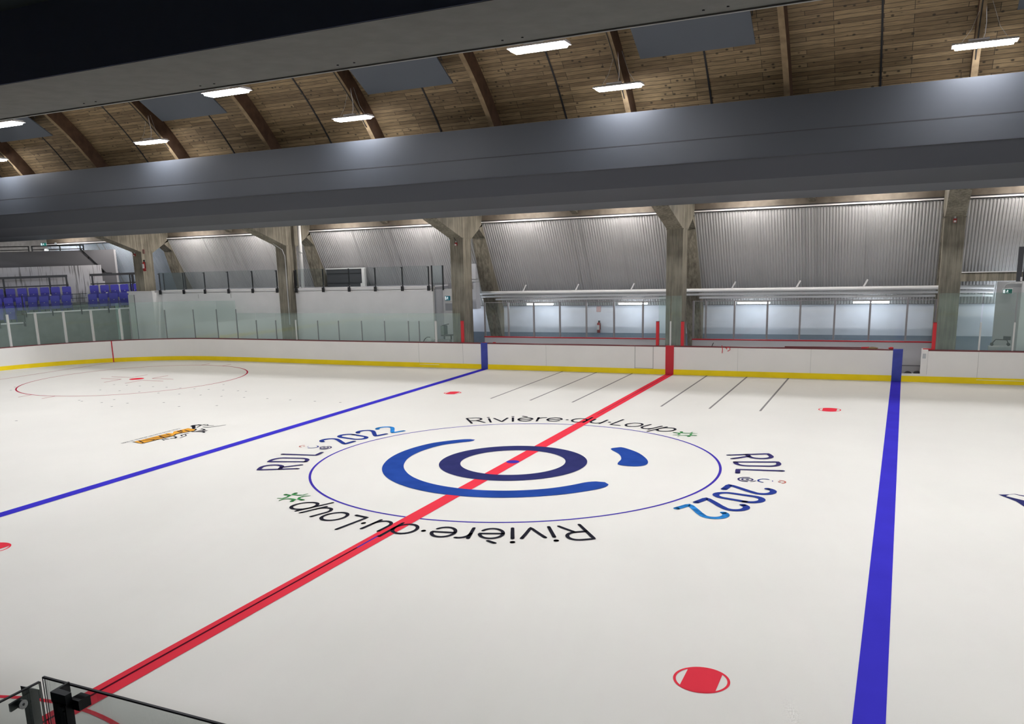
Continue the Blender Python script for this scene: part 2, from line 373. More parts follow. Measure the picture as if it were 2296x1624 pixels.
for tw in (0, 180):
    b = MB(); S = .80; a0 = 127.7+tw
    txt = 'Rivière·du·Loup'; tot = sum(GLY[c][0] for c in txt); S_u = math.radians(68.2)*5.2/tot
    u = 0
    for c in txt:
        adv, ls = GLY[c]
        for l in ls:
            def f(uu_, vv_, u=u): a = math.radians(a0)-(u+uu_)*S_u/5.2; r = 4.92+vv_*S; return (r*math.cos(a), r*math.sin(a), Z3)
            stroke(b, res(l), .062 if c == '·' or len(l) == 2 and abs(l[0][0]-l[1][0]) < .002 and abs(l[0][1]-l[1][1]) < .02 else .047, f)
        u += adv
    mark(b, 'lettering', P_BLACK, 'black curved lettering of the town name, %s' % ('far side of the circle' if tw == 0 else 'near side of the circle'))
    # green burst
    b = MB()
    for hook in ([(5.44,-126.8),(5.36,-126.0),(5.25,-126.5),(5.17,-127.6),(5.23,-128.8)], [(5.46,-124.8),(5.35,-125.4),(5.24,-124.8),(5.18,-123.6),(5.27,-122.6)],
                 [(4.82,-126.6),(4.93,-126.1),(5.03,-126.8),(5.10,-128.0),(5.02,-128.7)], [(4.83,-124.4),(4.95,-125.0),(5.05,-124.5),(5.10,-123.4),(5.06,-122.1)]):
        pp = [(r*math.cos(math.radians(t_+180+tw)), r*math.sin(math.radians(t_+180+tw))) for r, t_ in hook]
        stroke(b, res(pp, .04), .03, lambda x, y: (x, y, Z3), wf=lambda t: .4+1.0*t)
    mark(b, 'green_burst', P_GREEN, 'small green four-armed burst after the town name')
    # RDL @ 2022
    RDL = {
     'R': [[(0,0),(0,1),(.24,1)]+arc(.24,.73,.24,.27,90,-90,10)+[(0,.46)], [(.20,.46),(.44,0)]],
     'D': [[(0,0),(0,1),(.14,1)]+arc(.14,.74,.28,.26,90,0,8)+arc(.14,.26,.28,.26,0,-90,8)+[(0,0)]],
     'L': [[(.0,1),(.0,0),(.38,0)]],
     '2': [arc(.26,.76,.26,.23,165,-20,12)+[(.40,.50),(.02,.0),(.52,0)]],
     '0': [arc(.27,.74,.26,.25,0,180,12)+arc(.27,.26,.26,.25,180,360,12)+[(.53,.74)]],
    }
    def word(s, a0, step, m, nm, lab, skew=.0):
        b = MB(); nm_thin = s == 'RDL'
        for i, c in enumerate(s):
            for l in RDL[c]:
                def f(x, y, i=i):
                    a = math.radians(a0-step*i)-x*(.88 if nm_thin else .78)/5.36; r = 4.93+y*.90; return (r*math.cos(a), r*math.sin(a), Z3)
                stroke(b, res(l), .058 if nm_thin else .072, f)
        mark(b, nm, m, lab)
    side = 'right' if tw == 0 else 'left'
    word('RDL', 26.0+tw, 7.85, P_TEXTN, 'lettering', 'navy letters RDL at the %s of the centre circle' % side, 0)
    word('202', -5.0+tw, 6.6, P_TEXTB, 'lettering', 'blue digits 202 at the %s of the centre circle' % side, 0)
    word('2', -24.8+tw, 6.6, P_LIGHTB, 'lettering', 'last digit 2 in lighter blue, %s' % side, 0)
    # small emblem between
    ca = math.radians(1.1+tw)
    def at(r, a): return (r*math.cos(ca+a), r*math.sin(ca+a))
    c1 = at(5.17, 0); b = MB(); b.ring(c1, .085, .12, Z3, n=32); b.disc(c1, .035, Z3, 16); b.ring(c1, .16, .195, Z3, ca+PI*.45, ca+PI*1.55, 32)
    b.ring(c1, .165, .19, Z3, ca-PI*.35, ca-PI*.1, 12); mark(b, 'emblem_rings', P_TEXTN, 'tiny navy ring mark between RDL and 2022, %s' % side)
    c2 = at(5.52, .0); b = MB(); b.ring(c2, .12, .155, Z3, ca+PI*.35, ca+PI*1.45, 32); b.ring(c2, .13, .15, Z3, ca-PI*.05, ca+PI*.12, 8)
    mark(b, 'emblem_arc', P_TEXTB, 'tiny blue arc mark beside the ring mark, %s' % side)
    c3 = at(5.79, 0); b = MB(); b.ring(c3, .10, .13, Z3, ca-PI*.35, ca+PI*.55, 24); b.disc((c3[0], c3[1]), .03, Z3, 12)
    mark(b, 'emblem_arc', P_LRED, 'tiny pale red arc mark at the outer end of the emblem, %s' % side)
# centre logo
mark(MB().ring((0, 0), 1.20, 1.69, Z3, n=128), 'logo_ring', P_NAVY, 'thick navy ring around the centre spot')
b = MB(); n = 120; vs = []
A0, A1 = math.radians(134.5), math.radians(360-22.5)
def sw(t):
    a = A0+(A1-A0)*t; deg = math.degrees(a)
    ro = 2.74+.26*min(1, (t/.09)**.6) if t < .09 else 3.0
    k0 = min(1, t/.42); wid = .34+.17*k0
    rc = (3.04 if t < .12 else 3.04-.06*min(1, (t-.12)/.2)) - wid/2
    # blend: start arc drifts inwards
    rc -= .16*(1-min(1, t/.10))
    e = 1
    if t < .035: e = math.sqrt(max(0, 1-(1-t/.035)**2))
    if t > .955: e = math.sqrt(max(0, 1-((t-.955)/.045)**2))
    if t > .86: wid += .08*(t-.86)/.14
    return a, rc, wid*e
for i in range(n+1):
    a, rc, wd = sw(i/n); vs += [((rc-wd/2)*math.cos(a), (rc-wd/2)*math.sin(a), Z3), ((rc+wd/2)*math.cos(a), (rc+wd/2)*math.sin(a), Z3)]
b.add(vs, [(2*i, 2*i+1, 2*i+3, 2*i+2) for i in range(n)])
mark(b, 'logo_swoosh', P_LOGOB, 'blue open arc sweeping around the navy ring')
def catmull(P, n=10):
    out = []; L_ = len(P)
    for i in range(L_):
        p0, p1, p2, p3 = P[(i-1) % L_], P[i], P[(i+1) % L_], P[(i+2) % L_]
        for k in range(n):
            t = k/n; out.append(tuple(.5*(2*p1[j]+(p2[j]-p0[j])*t+(2*p0[j]-5*p1[j]+4*p2[j]-p3[j])*t*t+(3*p1[j]-p0[j]-3*p2[j]+p3[j])*t**3) for j in (0, 1)))
    return out
LEAF = [(1.72,1.94),(1.80,2.14),(1.97,2.18),(2.43,1.77),(2.78,1.22),(2.92,.80),(2.86,.55),(2.64,.44),(2.36,.48),(2.28,.66),(2.24,1.05),(2.05,1.50)]
b = MB(); b.poly([(p[0], p[1], Z3) for p in catmull(LEAF)]); mark(b, 'logo_leaf', P_LOGOB, 'blue comma-shaped leaf right of the navy ring')
# team mark beyond the left blue line
T = ice
tm = MB().poly([(x, y, Z1) for x, y in ((-10.74,-1.11),(-10.31,-1.22),(-10.26,-.1),(-10.37,.09),(-10.2,.63),(-10.31,.80),(-10.69,.89),(-10.73,.36),(-10.56,.15),(-10.71,.16))]).build('team_mark', P_ORANGE, ice)
tm['label'] = 'orange team wordmark beyond the left blue line'
b = MB(); I = lambda x, y: (x, y, Z3)
for l in ([(-10.74,-1.11),(-10.31,-1.22),(-10.26,-.1)],[(-10.26,-.1),(-10.37,.09),(-10.2,.63),(-10.31,.82),(-10.5,.88)],
          [(-10.7,-.95),(-10.38,-1.1)],[(-10.66,-.9),(-10.36,-.72),(-10.30,-.86)],[(-10.70,-.7),(-10.30,-.62)],[(-10.66,-.5),(-10.42,-.42)],[(-10.6,-.3),(-10.3,-.42)],[(-10.68,-.25),(-10.32,-.2)],
          [(-10.66,0),(-10.40,-.08)],[(-10.64,.42),(-10.36,.30)],[(-10.55,.62),(-10.3,.52)],[(-10.68,.55),(-10.48,.45)]):
    stroke(b, l, .022, I)
b.build('outline', P_BLACK, tm)
b = MB(); rnd = random.Random(3); y = -1.37
for wl in (4, 2, 7, 2, 10, 5):
    for k in range(wl):
        yy = y+.005; y += .0665
        b.quad((-10.93, yy, Z3), (-10.93, yy+.014, Z3), (-10.85, yy+.014, Z3), (-10.85, yy, Z3))
        kind = rnd.random()
        b.quad((-10.93, yy, Z3), (-10.918, yy, Z3), (-10.918, yy+.05, Z3), (-10.93, yy+.05, Z3))
        if kind > .4: b.quad((-10.862, yy, Z3), (-10.85, yy, Z3), (-10.85, yy+.05, Z3), (-10.862, yy+.05, Z3))
        if kind < .7: b.quad((-10.93, yy+.038, Z3), (-10.93, yy+.052, Z3), (-10.85, yy+.052, Z3), (-10.85, yy+.038, Z3))
    y += .035
b.build('small_lettering', P_BLACK, tm, label='thin black line of small lettering')
b = MB()
for l, ww in (([(-10.52,.93),(-10.62,1.05),(-10.72,1.12),(-10.76,1.2)], .05), ([(-10.80,1.15),(-10.84,1.25),(-10.76,1.38),(-10.68,1.36)], .05),
              ([(-10.50,1.05),(-10.6,1.3),(-10.62,1.48),(-10.52,1.5),(-10.42,1.42)], .016), ([(-10.58,1.42),(-10.36,1.36),(-10.22,1.42)], .018),
              ([(-10.36,1.15),(-10.12,1.16),(-10.08,1.3)], .022), ([(-10.08,1.3),(-10.0,1.42),(-9.92,1.6)], .018), ([(-10.2,.92),(-10.02,.86),(-9.98,.72)], .03),
              ([(-10.15,.5),(-9.86,.62),(-9.74,.52)], .035), ([(-10.12,.3),(-10.1,0),(-9.98,-.08)], .02), ([(-10.05,.12),(-9.9,.0),(-9.84,-.3)], .014),
              ([(-10.15,-.2),(-10.02,-.25),(-9.95,-.38),(-10.05,-.42)], .03), ([(-10.2,-.5),(-10.03,-.52),(-10.1,-.62)], .02), ([(-10.17,-.62),(-10.05,-.68)], .02)):
    stroke(b, res(l, .1), ww, I)
b.build('running_figure', P_BLACK, tm, label='black line-drawn running figure above the wordmark')
MB().poly([(-10.1,.5,Z2), (-9.78,.55,Z2), (-9.84,.8,Z2), (-10.12,.78,Z2)]).build('grey_patch', P_GREY, tm)
# right mark, cut by the frame
tm2 = MB().poly([(x, y, Z2) for x, y in ((9.61,.46),(9.85,.07),(9.94,-.25),(10.4,-.9),(10.9,-1.0),(11.2,-.4),(10.6,.3),(10.02,.52),(9.88,.60),(9.76,.52))]).build('team_mark', P_NAVY, ice)
tm2['label'] = 'navy pointed mark at the right edge, mostly out of frame'
MB().poly([(9.72,.38,Z3),(9.98,.17,Z3),(10.5,-.2,Z3),(10.3,.2,Z3),(9.99,.46,Z3),(9.87,.56,Z3),(9.78,.50,Z3)]).build('white_inset', ICE, tm2)

# ================================================================= DASHER BOARDS
def sweep(b, pts, o0, o1, z0, z1):
    """extrude along pts; offset is outward (to the left when walking east to west on the far side)"""
    n = len(pts); ns = []
    for i in range(n):
        a = pts[max(0, i-1)]; c = pts[min(n-1, i+1)]; d = Vector((c[0]-a[0], c[1]-a[1])).normalized(); ns.append(Vector((d.y, -d.x)))
    vs = []
    for p, q in zip(pts, ns):
        for o, z in ((o0, z0), (o1, z0), (o1, z1), (o0, z1)): vs.append((p[0]+q.x*o, p[1]+q.y*o, z))
    fs = [(0, 1, 2, 3), (4*n-1, 4*n-2, 4*n-3, 4*n-4)]
    for i in range(n-1):
        for k in range(4): fs.append((4*i+k, 4*i+(k+1) % 4, 4*i+4+(k+1) % 4, 4*i+4+k))
    return b.add(vs, fs)
BH = 1.09
def boards(pts, label, group='dasher boards around the ice', kickpts=None):
    o = thing('dasher_board', label, 'boards', (pts[0][0], pts[0][1], 0), group)
    off = (pts[0][0], pts[0][1], 0)
    sweep(MB(), pts, 0, .12, .17, 1.05).build('panel', BOARD, o, off=off)
    sweep(MB(), pts if kickpts is None else kickpts, -.012, .10, 0, .20).build('kick_plate', KICK, o, off=off)
    sweep(MB(), pts, -.01, .16, 1.05, BH).build('cap_rail', MAROON, o, off=off)
    o['off'] = off
    return o, off
def seg(x0, x1):  # far straight, going west (x0 > x1)
    out = [(x0, IY)]+[p for p in PER if x1 < p[0] < x0 and p[1] > 14.5 and p[0] > -22.6]+[(x1, IY if x1 > -13 else [p for p in PER if abs(p[0]-x1) < .6 and p[1] > 14.5][0][1])]
    return out
def seam(o, off, x, z0=.2, z1=1.05, w=.008):
    MB().box(x-w, x+w, IY-.006, IY, z0, z1).build('panel_joint', mat('joint_grey', (.42, .42, .40), .6), o, off=off)
e, off = boards(seg(22.5, 8.66), 'white boards at the far right, beyond the open gate', kickpts=seg(22.5, 7.9))
for x in (10.13, 12.6, 15.0): seam(e, off, x, w=.004)
MB().box(10.12, 12.0, IY-.018, IY-.010, .125, .14).build('kick_scratch', TRIMW, e, off=off)
g = thing('rink_gate_frame', 'open boards gate with white end panel and sill right of the right blue line', 'gate', (8.2, IY, 0))
MB().box(8.46, 8.655, 14.9, 15.3, .26, 1.10).build('end_panel', BOARD, g, off=(8.2, IY, 0))
MB().box(7.9, 8.66, 14.9, 15.06, .19, .265).build('sill', BOARD, g, off=(8.2, IY, 0))
MB().box(8.50, 8.60, 14.88, 14.90, .80, .96).build('hinge_plate', LGREY, g, off=(8.2, IY, 0))
c, off = boards(seg(7.9, .16), 'white boards between the red stripe and the right blue stripe')
MB().box(7.6, 7.903, IY-.016, IY+.125, 0, 1.095).build('blue_stripe', BOARDBLUE, c, off=off)
for x in (5.0, 2.5): seam(c, off, x, w=.003)
b = MB()
for l in ([(1.92, 1.13), (1.95, 1.0), (1.94, .86)], [(2.03, 1.06), (2.08, 1.04), (2.12, 1.08), (2.2, 1.06)], [(2.20, 1.07), (2.22, .98), (2.14, .93)], [(2.10, 1.08), (2.10, 1.0)]):
    stroke(b, res(l, .05), .012, lambda x, z: (x, IY-.018, z))
b.build('red_scrawl', REDPAD, c, off=off, label='red hand-painted scrawl running down from the cap')
d, off = boards(seg(.16, -7.55), 'white boards with a small access door, left of the red stripe')
MB().box(-.155, .158, IY-.016, IY+.125, 0, 1.095).build('red_stripe', BOARDRED, d, off=off)
for x in (-1.34, -.63): seam(d, off, x, w=.012)
MB().box(-1.34, -.63, IY-.006, IY, .205, .225).build('panel_joint', mat('joint_grey', (.42, .42, .40), .6), d, off=off)
seam(d, off, -5.0, w=.003)
f_, off = boards(seg(-7.55, -22.5), 'white boards from the left blue stripe to the rounded corner')
MB().box(-7.9, -7.6, IY-.016, IY+.125, 0, 1.095).build('blue_stripe', BOARDBLUE, f_, off=off)
for x in (-10.88, -8.75): seam(f_, off, x, w=.004)
MB().box(-10.87, -9.9, IY-.018, IY-.010, .12, .135).build('kick_scratch', TRIMW, f_, off=off)
corner = [p for p in PER if p[0] < -22.3 and p[1] > 6.2]
q, off = boards(corner, 'white curved corner boards with a thin red goal stripe')
gi = min(range(len(corner)), key=lambda i: abs(corner[i][0]+27.6)); gp = Vector((*corner[gi], 0)); gd = Vector((corner[gi+1][0]-corner[gi-1][0], corner[gi+1][1]-corner[gi-1][1], 0)).normalized()
nn = Vector((gd.y, -gd.x, 0))
MB().bar(gp-nn*.012+Vector((0, 0, 0)), gp-nn*.012+Vector((0, 0, 1.06)), .05, .02, up=nn).build('red_stripe', BOARDRED, q, off=off)
boards([p for p in PER if p[0] < -22.0 and p[1] <= 6.3], 'white boards closing the far left end of the rink')
boards([(float(x), -IY) for x in range(-22, 23)], 'white boards on the near side below the camera')
boards([p for p in PER if p[0] >= 22.5], 'white boards closing the right end of the rink')

# posts and stanchions
def stanch(x, y, h, m, label, wx=.05, wy=.05, nm='glass_stanchion', cat='post', group='stanchions on the boards', z0=BH):
    o = MB().box(x-wx/2, x+wx/2, y-wy/2, y+wy/2, z0, h).build(nm, m, off=(x, y, z0)); return tag(o, label, cat, group)
for x, l in ((-8.78, 'red padded post in front of the second concrete column from the red line'), (-.49, 'red padded post just left of the central concrete column'),
             (.45, 'red padded post just right of the central concrete column'), (8.80, 'red padded post beside the open gate at the right')):
    o = thing('padded_post', l, 'post', (x, 14.99, BH), 'red padded posts on the boards')
    MB().box(-.055, .055, -.055, .055, 0, .90).build('pad', REDPAD, o, bevel=.012)
    MB().box(-.06, .06, -.06, .06, .90, .912).build('pad_cap', MAROON, o)
    if x > 8: MB().box(-.30, .0, -.04, .08, 0, .03).build('base_pad', REDPAD, o)
stanch(0, 14.99, 2.0, STANW, 'white stanchion on the boards in front of the central column')
stanch(10.12, 14.99, 2.0, STANW, 'white stanchion right of the open gate, nearest the gate')
stanch(11.06, 14.99, 2.0, STANW, 'white stanchion near the right edge of the photo')
stanch(12.4, 14.99, 2.0, STANW, 'white stanchion outside the right edge')
SX = [-26.9, -25.27, -23.74, -22.33, -21.09, -19.88, -18.69, -17.49, -16.23, -15.06, -13.81, -12.61, -11.4, -10.87, -10.04]
def byc(x):  # y of the boards at x on the far side
    cand = [p for p in PER if p[1] > 6 and p[0] < 23]
    for a, c_ in zip(cand, cand[1:]):
        if c_[0] <= x <= a[0]: t = (a[0]-x)/(a[0]-c_[0]+1e-9); return a[1]+(c_[1]-a[1])*t
    return IY
for i, x in enumerate(SX):
    y = byc(x)+.09
    h = 2.5 if i < 5 else 1.98
    if x == -10.04: stanch(x, y, 1.98, STANW, 'wider white stanchion at the right end of the long glass row', .09, .06)
    elif i == 7: stanch(x, y, 2.0, STANW, 'white stanchion in front of the tall white-piped column', .05)
    else: stanch(x, y, h, STAN, '%s slim grey stanchion from the left in front of the white platform wall' % ORD[i if i < 7 else i-1], .03, .05)
# glass panes
def pane(p0, p1, z0, z1, label, m=GLT, group='glass screens on the boards', th=.012):
    p0 = Vector((*p0, 0)); p1 = Vector((*p1, 0)); d = (p1-p0).normalized(); nrm = Vector((-d.y, d.x, 0))*th/2
    off = (p0.x, p0.y, z0)
    b = MB(); vs = [p0+nrm, p1+nrm, p1-nrm, p0-nrm]
    b.add([(v.x, v.y, z0) for v in vs]+[(v.x, v.y, z1) for v in vs], [(0,3,2,1),(4,5,6,7),(0,1,5,4),(1,2,6,5),(2,3,7,6),(3,0,4,7)])
    o = b.build('glass_screen', m, off=off); return tag(o, label, 'glass pane', group)
PX = [-27.45]+SX[:13]+[-8.86]
for i, (a, c_) in enumerate(zip(PX, PX[1:])):
    tall = c_ <= -21.0
    zt = 2.91 if tall else 2.31
    pane((a+.01, byc(a)+.09), (c_-.01, byc(c_)+.09), BH, zt, '%s %s clear glass pane from the left in front of the white platform wall' % (ORD[i], 'tall' if tall else 'low'))
CA = [122.6, 131.25, 139.25, 147.25, 155.0, 163.0, 171.0]
cpts = [(-22.5+8.94*math.cos(math.radians(a)), 6.25+8.94*math.sin(math.radians(a))) for a in CA]
for i, p in enumerate(cpts):
    stanch(p[0], p[1], 2.62, STANW, '%s thick white stanchion along the corner boards, counted from the goal stripe' % ORD[i], .09, .09)
    if i: pane(cpts[i-1], p, BH, 2.91, '%s corner glass pane below the blue seats, counted from the goal stripe' % ORD[i-1])
pane(cpts[0], (PX[0], byc(PX[0])+.09), BH, 2.91, 'narrow corner glass pane beside the goal stripe')
pane((-.45, 14.99), (-.02, 14.99), BH, 2.95, 'narrow glass pane left of the stanchion at the central column')
pane((.02, 14.99), (.41, 14.99), BH, 2.95, 'narrow glass pane right of the stanchion at the central column')
for a, c_, l in ((8.86, 10.1, 'clear glass pane in front of the right-hand column'), (10.14, 11.04, 'clear glass pane below the right exit sign'), (11.08, 12.4, 'clear glass pane at the right edge of the photo')):
    pane((a, 14.99), (c_, 14.99), BH, 2.95, l)

# ================================================================= CONCRETE FRAMES
FRL = {-3: 'concrete frame column farthest left, with a fire extinguisher on it', -2: 'concrete frame column with a tall white pipe on its right side',
       -1: 'concrete frame column between the white platform and the left bench', 0: 'concrete frame column behind the red line',
       1: 'concrete frame column at the right, beside the open gate', 2: 'concrete frame column outside the right edge', -4: 'concrete frame column hidden at the far left end'}
# profile pieces in (y, z)
head = [(15.4, 5.38), (13.15, 6.12), (12.6, 6.95), (17.5, 6.95), (17.5, 5.95), (17.12, 5.83), (16.15, 5.31)]
strut = [(17.0, 5.78), (17.6, 6.2), (18.2, 5.4), (19.65, 1.6), (20.1, -.13), (19.55, -.13), (19.15, 1.05), (18.2, 3.4), (17.55, 5.4)]
def frame(k):
    o = thing('concrete_frame', FRL[k], 'column', (k*FR, 15.4, 0), 'concrete frames along the far side')
    off = (k*FR, 15.4, 0)
    xc = k*FR+.01
    MB().box(xc-.31, xc+.31, 15.4, 16.15, -.13, 5.40).build('shaft', CONC, o, off=off, bevel=.02)
    MB().prism(head, xc-.30, xc+.30).build('bracket_arm', CONC, o, off=off)
    MB().prism(strut, xc-.30, xc+.30).build('strut', CONC, o, off=off)
    MB().box(xc-.325, xc+.325, 15.38, 16.16, 5.36, 5.40).build('joint_band', CONC, o, off=off)
    return o
frames = {}
for k in (-3, -2, -1, 0, 1, 2): frames[k] = frame(k)

# ================================================================= UPPER AISLE, CORRUGATED WALL, CORRIDOR
def corrug(x0, x1, p_top, p_bot, pitch=.105, dep=.022):
    vs = []; fs = []; prof = [(0, 0), (.35, 0), (.5, 1), (.85, 1)]
    n = int((x1-x0)/pitch); nrm = Vector((0, p_top[1]-p_bot[1], -(p_top[0]-p_bot[0]))).normalized()
    if nrm.y > 0: nrm = -nrm
    cols = []
    for i in range(n):
        for t, h in prof: cols.append((x0+(i+t)*pitch, h*dep))
    for x, h in cols:
        vs.append((x, p_top[0]+nrm.y*h, p_top[1]+nrm.z*h)); vs.append((x, p_bot[0]+nrm.y*h, p_bot[1]+nrm.z*h))
    for i in range(len(cols)-1): fs.append((2*i, 2*i+1, 2*i+3, 2*i+2))
    return vs, fs
def slope_y(z): return 17.28+(6.06-z)*.56
b = MB()
vs, fs = corrug(-27.5, 24, (slope_y(6.0), 6.0), (slope_y(2.35), 2.35)); b.add(vs, fs)
nw = b.build('wall_north', METALW); struct(nw, 'sloping grey corrugated metal wall between the concrete frames')
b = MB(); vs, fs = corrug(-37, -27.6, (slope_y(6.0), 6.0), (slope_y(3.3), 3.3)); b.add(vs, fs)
struct(b.build('wall_north', METAL_BLUELIT), 'corrugated wall behind the far left column, its colour tinted by bluish lamp light')
bounds = [(-36.5, -27.75)]+[(k*FR+.32, (k+1)*FR-.3) for k in range(-3, 2)]
for i, (a, c_) in enumerate(bounds):
    MB().box(a, c_, slope_y(6.06)-.07, slope_y(6.06)+.03, 6.02, 6.07).build('top_flashing', TRIMW, nw)
    # seam ribs
    for t in (.28, .47, .52, .72):
        x = a+(c_-a)*t; yt, yb = slope_y(6.0)-.035, slope_y(2.4)-.035
        MB().bar((x, yt, 6.0), (x, yb, 2.4), .018, .02).build('seam_rib', METALW, nw)
# outer skin behind, concrete beam on top, aisle roof
b = MB(); b.prism([(17.6, 6.1), (17.9, 6.1), (20.9, -.13), (20.6, -.13)], -40, 30)
struct(b.build('wall_outer', GREYW), 'outer wall skin behind the corrugated sheets')
WOODB = mat('aisle_beam_concrete', (.12, .10, .078), .7, noise=.25, nscale=3)
b = MB(); b.box(-40, 26, 17.33, 17.75, 6.10, 7.05); o = b.build('trim_1', WOODB); struct(o, 'rough concrete beam along the top of the corrugated wall')
MB().box(-40, 26, 17.27, 17.33, 6.075, 6.115).build('shadow_gap', RUBBER, o)
b = MB(); b.box(-40, 26, 12.9, 17.8, 6.98, 7.15); struct(b.build('ceiling', WOODB), 'low concrete ceiling over the far aisle')
for k in range(-4, 2):   # little mid-bay ribs under the aisle ceiling
    x = k*FR+FR/2
    tag(MB().prism([(15.0, 6.98), (17.3, 6.98), (17.3, 6.2), (16.6, 6.45)], x-.12, x+.12).build('ceiling_rib', CONC, off=(x, 16, 6.5)),
        '%s small concrete rib between frames from the left, above the corrugated wall' % ORD[k+4], 'beam', 'small ribs between the frames')
# strip lamps over the aisle
for i, k in enumerate(range(-4, 2)):  # leftmost lamp is added to brighten the far left end
    for j, dx in enumerate((-2.15, 2.2)):
        x = k*FR+FR/2+dx
        o = thing('aisle_strip_lamp', '%s strip lamp from the left over the far aisle, hidden behind the grey bulkhead edge' % ORD[2*i+j], 'lamp', (x, 16.2, 6.62), 'strip lamps over the far aisle')
        MB().box(-.6, .6, -.06, .06, .03, .36).build('housing', HOUSING, o)
        MB().box(-.58, .58, -.05, .05, -.03, .03).build('tube', COVEM, o)
# corridor walls
b = MB(); b.box(-10.9, 24, 19.42, 19.5, 1.13, 2.42); cw = struct(b.build('wall_corridor', CORRW), 'white corridor wall lit by tubes behind the benches')
MB().box(-10.9, 24, 19.415, 19.5, -.13, 1.13).build('wainscot', WAINS, cw, label='blue grey lower band')
MB().box(-10.9, 24, 19.38, 19.42, 2.38, 2.44).build('rail_moulding', LGREY, cw)
# platform block (left)
b = MB(); b.box(-27.7, -10.6, 15.85, 15.98, -.13, 3.36); pw = struct(b.build('wall_platform', WHITEW), 'tall white platform wall between the left columns')
MB().box(-27.7, -10.56, 15.78, 15.99, 3.30, 3.42).build('coping', mat('coping_grey', (.72, .72, .72), .5), pw)
MB().box(-10.68, -10.605, 15.985, 16.78, -.13, 3.27).build('end_face', mat('end_face_bluegrey', (.42, .44, .48), .6), pw)
for x in (-24.0, -21.9): MB().box(x-.006, x+.006, 15.84, 15.85, 3.0, 3.2).build('hairline_crack', P_GREY, pw)
MB().box(-28.15, -26.48, 15.24, 15.36, -.13, 3.33).build('pier_face', WHITEW, pw)
MB().box(-26.56, -26.48, 15.36, 15.85, -.13, 3.33).build('pier_side', WHITEW, pw)
MB().box(-28.2, -26.46, 15.20, 15.38, 3.33, 3.42).build('coping', MATS['coping_grey'], pw)
MB().box(-28.18, -27.75, 15.215, 15.24, -.13, 3.25).build('end_pilaster', mat('pilaster', (.62, .66, .62), .6), pw)
MB().box(-27.76, -27.74, 15.205, 15.24, -.13, 3.25).build('pilaster_edge', GREYW, pw)
b = MB(); b.box(-27.7, -10.6, 15.85, 19.3, 3.28, 3.38); struct(b.build('floor', mat('platform_floor', (.30, .31, .34), .6)), 'grey floor of the raised left platform')
b = MB(); b.box(-10.60, -9.40, 16.78, 16.90, -.13, 3.25); rw = struct(b.build('wall_return', WHITEW), 'short white wall carrying the left exit sign')
MB().box(-10.60, -9.40, 17.3, 17.42, 3.2, 3.5).build('lintel', GREYW, rw)
MB().box(-10.5, -9.6, 16.772, 16.78, 2.30, 2.62).build('patch', mat('patch_grey', (.42, .43, .46), .6), rw)
# right block
b = MB(); b.box(10.64, 24, 17.0, 17.12, -.13, 3.22); xw = struct(b.build('wall_exit', mat('wall_right', (.44, .45, .46), .6)), 'pale wall carrying the right exit sign')
b = MB(); b.box(9.5, 24, 18.0, 18.3, 3.2, 3.5); o = b.build('trim_2', CONC); struct(o, 'concrete beam right of the right-hand column')
MB().box(9.5, 24, 17.97, 18.02, 3.5, 3.53).build('flashing', TRIMW, o)
b = MB(); b.box(11.2, 24, 15.35, 15.5, -.13, 3.28); struct(b.build('wall_right_near', WHITEW), 'white wall cut by the right edge of the photo')

# ducts and pipes
PIPES = mat('white_pipe', (.8, .81, .81), .35)
for i, (z, y, r, l) in enumerate(((2.98, 18.35, .075, 'topmost and thickest'), (2.82, 18.45, .055, 'middle'), (2.68, 18.55, .045, 'lowest'))):
    o = thing('overhead_pipe', '%s of the white pipes running above the corridor' % l, 'pipe', (0, y, z), 'white pipes above the corridor')
    MB().tube((-9.5, 0, 0), (10.66, 0, 0), r, 14).build('pipe', PIPES, o, smooth=True)
    if i == 0:
        for x in (-7.4, -4.95, -2.5, 1.62, 4.05, 6.42):
            MB().bar((x, -.02, .05), (x+.14, .02, .33), .06, .05).build('hanger', TRIMW, o)
o = thing('air_duct', 'white square air duct dropping beside the left bench column', 'duct', (-9.62, 18, 2.3))
MB().box(-.22, .16, -.2, .2, .45, 2.0).build('riser', DUCT, o)
MB().box(-.24, .18, -.22, .22, 1.20, 1.24).build('flange', LGREY, o)
MB().box(-.24, .18, -.22, .22, 1.32, 1.36).build('flange', LGREY, o)
MB().prism([(-.30, .0), (.18, .0), (.18, .2), (.16, .46), (-.22, .46)], -.24, .22, 'y').build('boot', DUCT, o)
o = thing('drain_pipe', 'tall white vertical pipe right of the second column from the left', 'pipe', (-17.62, 16.0, 3.4))
MB().tube((0, 0, -.0), (0, 0, 3.3), .085, 14).build('pipe', PIPES, o, smooth=True)
MB().tube((0, 0, 1.62), (0, 0, 1.70), .095, 14).build('coupling', LGREY, o, smooth=True)
o = MB().path([(-18.9, 14.6, 6.0), (-18.15, 15.33, 5.2), (-18.05, 15.36, 4.9), (-18.05, 15.36, 1.75)], .018).build('conduit', LGREY, off=(-18.05, 15.36, 1.75))
tag(o, 'thin grey conduit bent down the second column from the left', 'conduit')

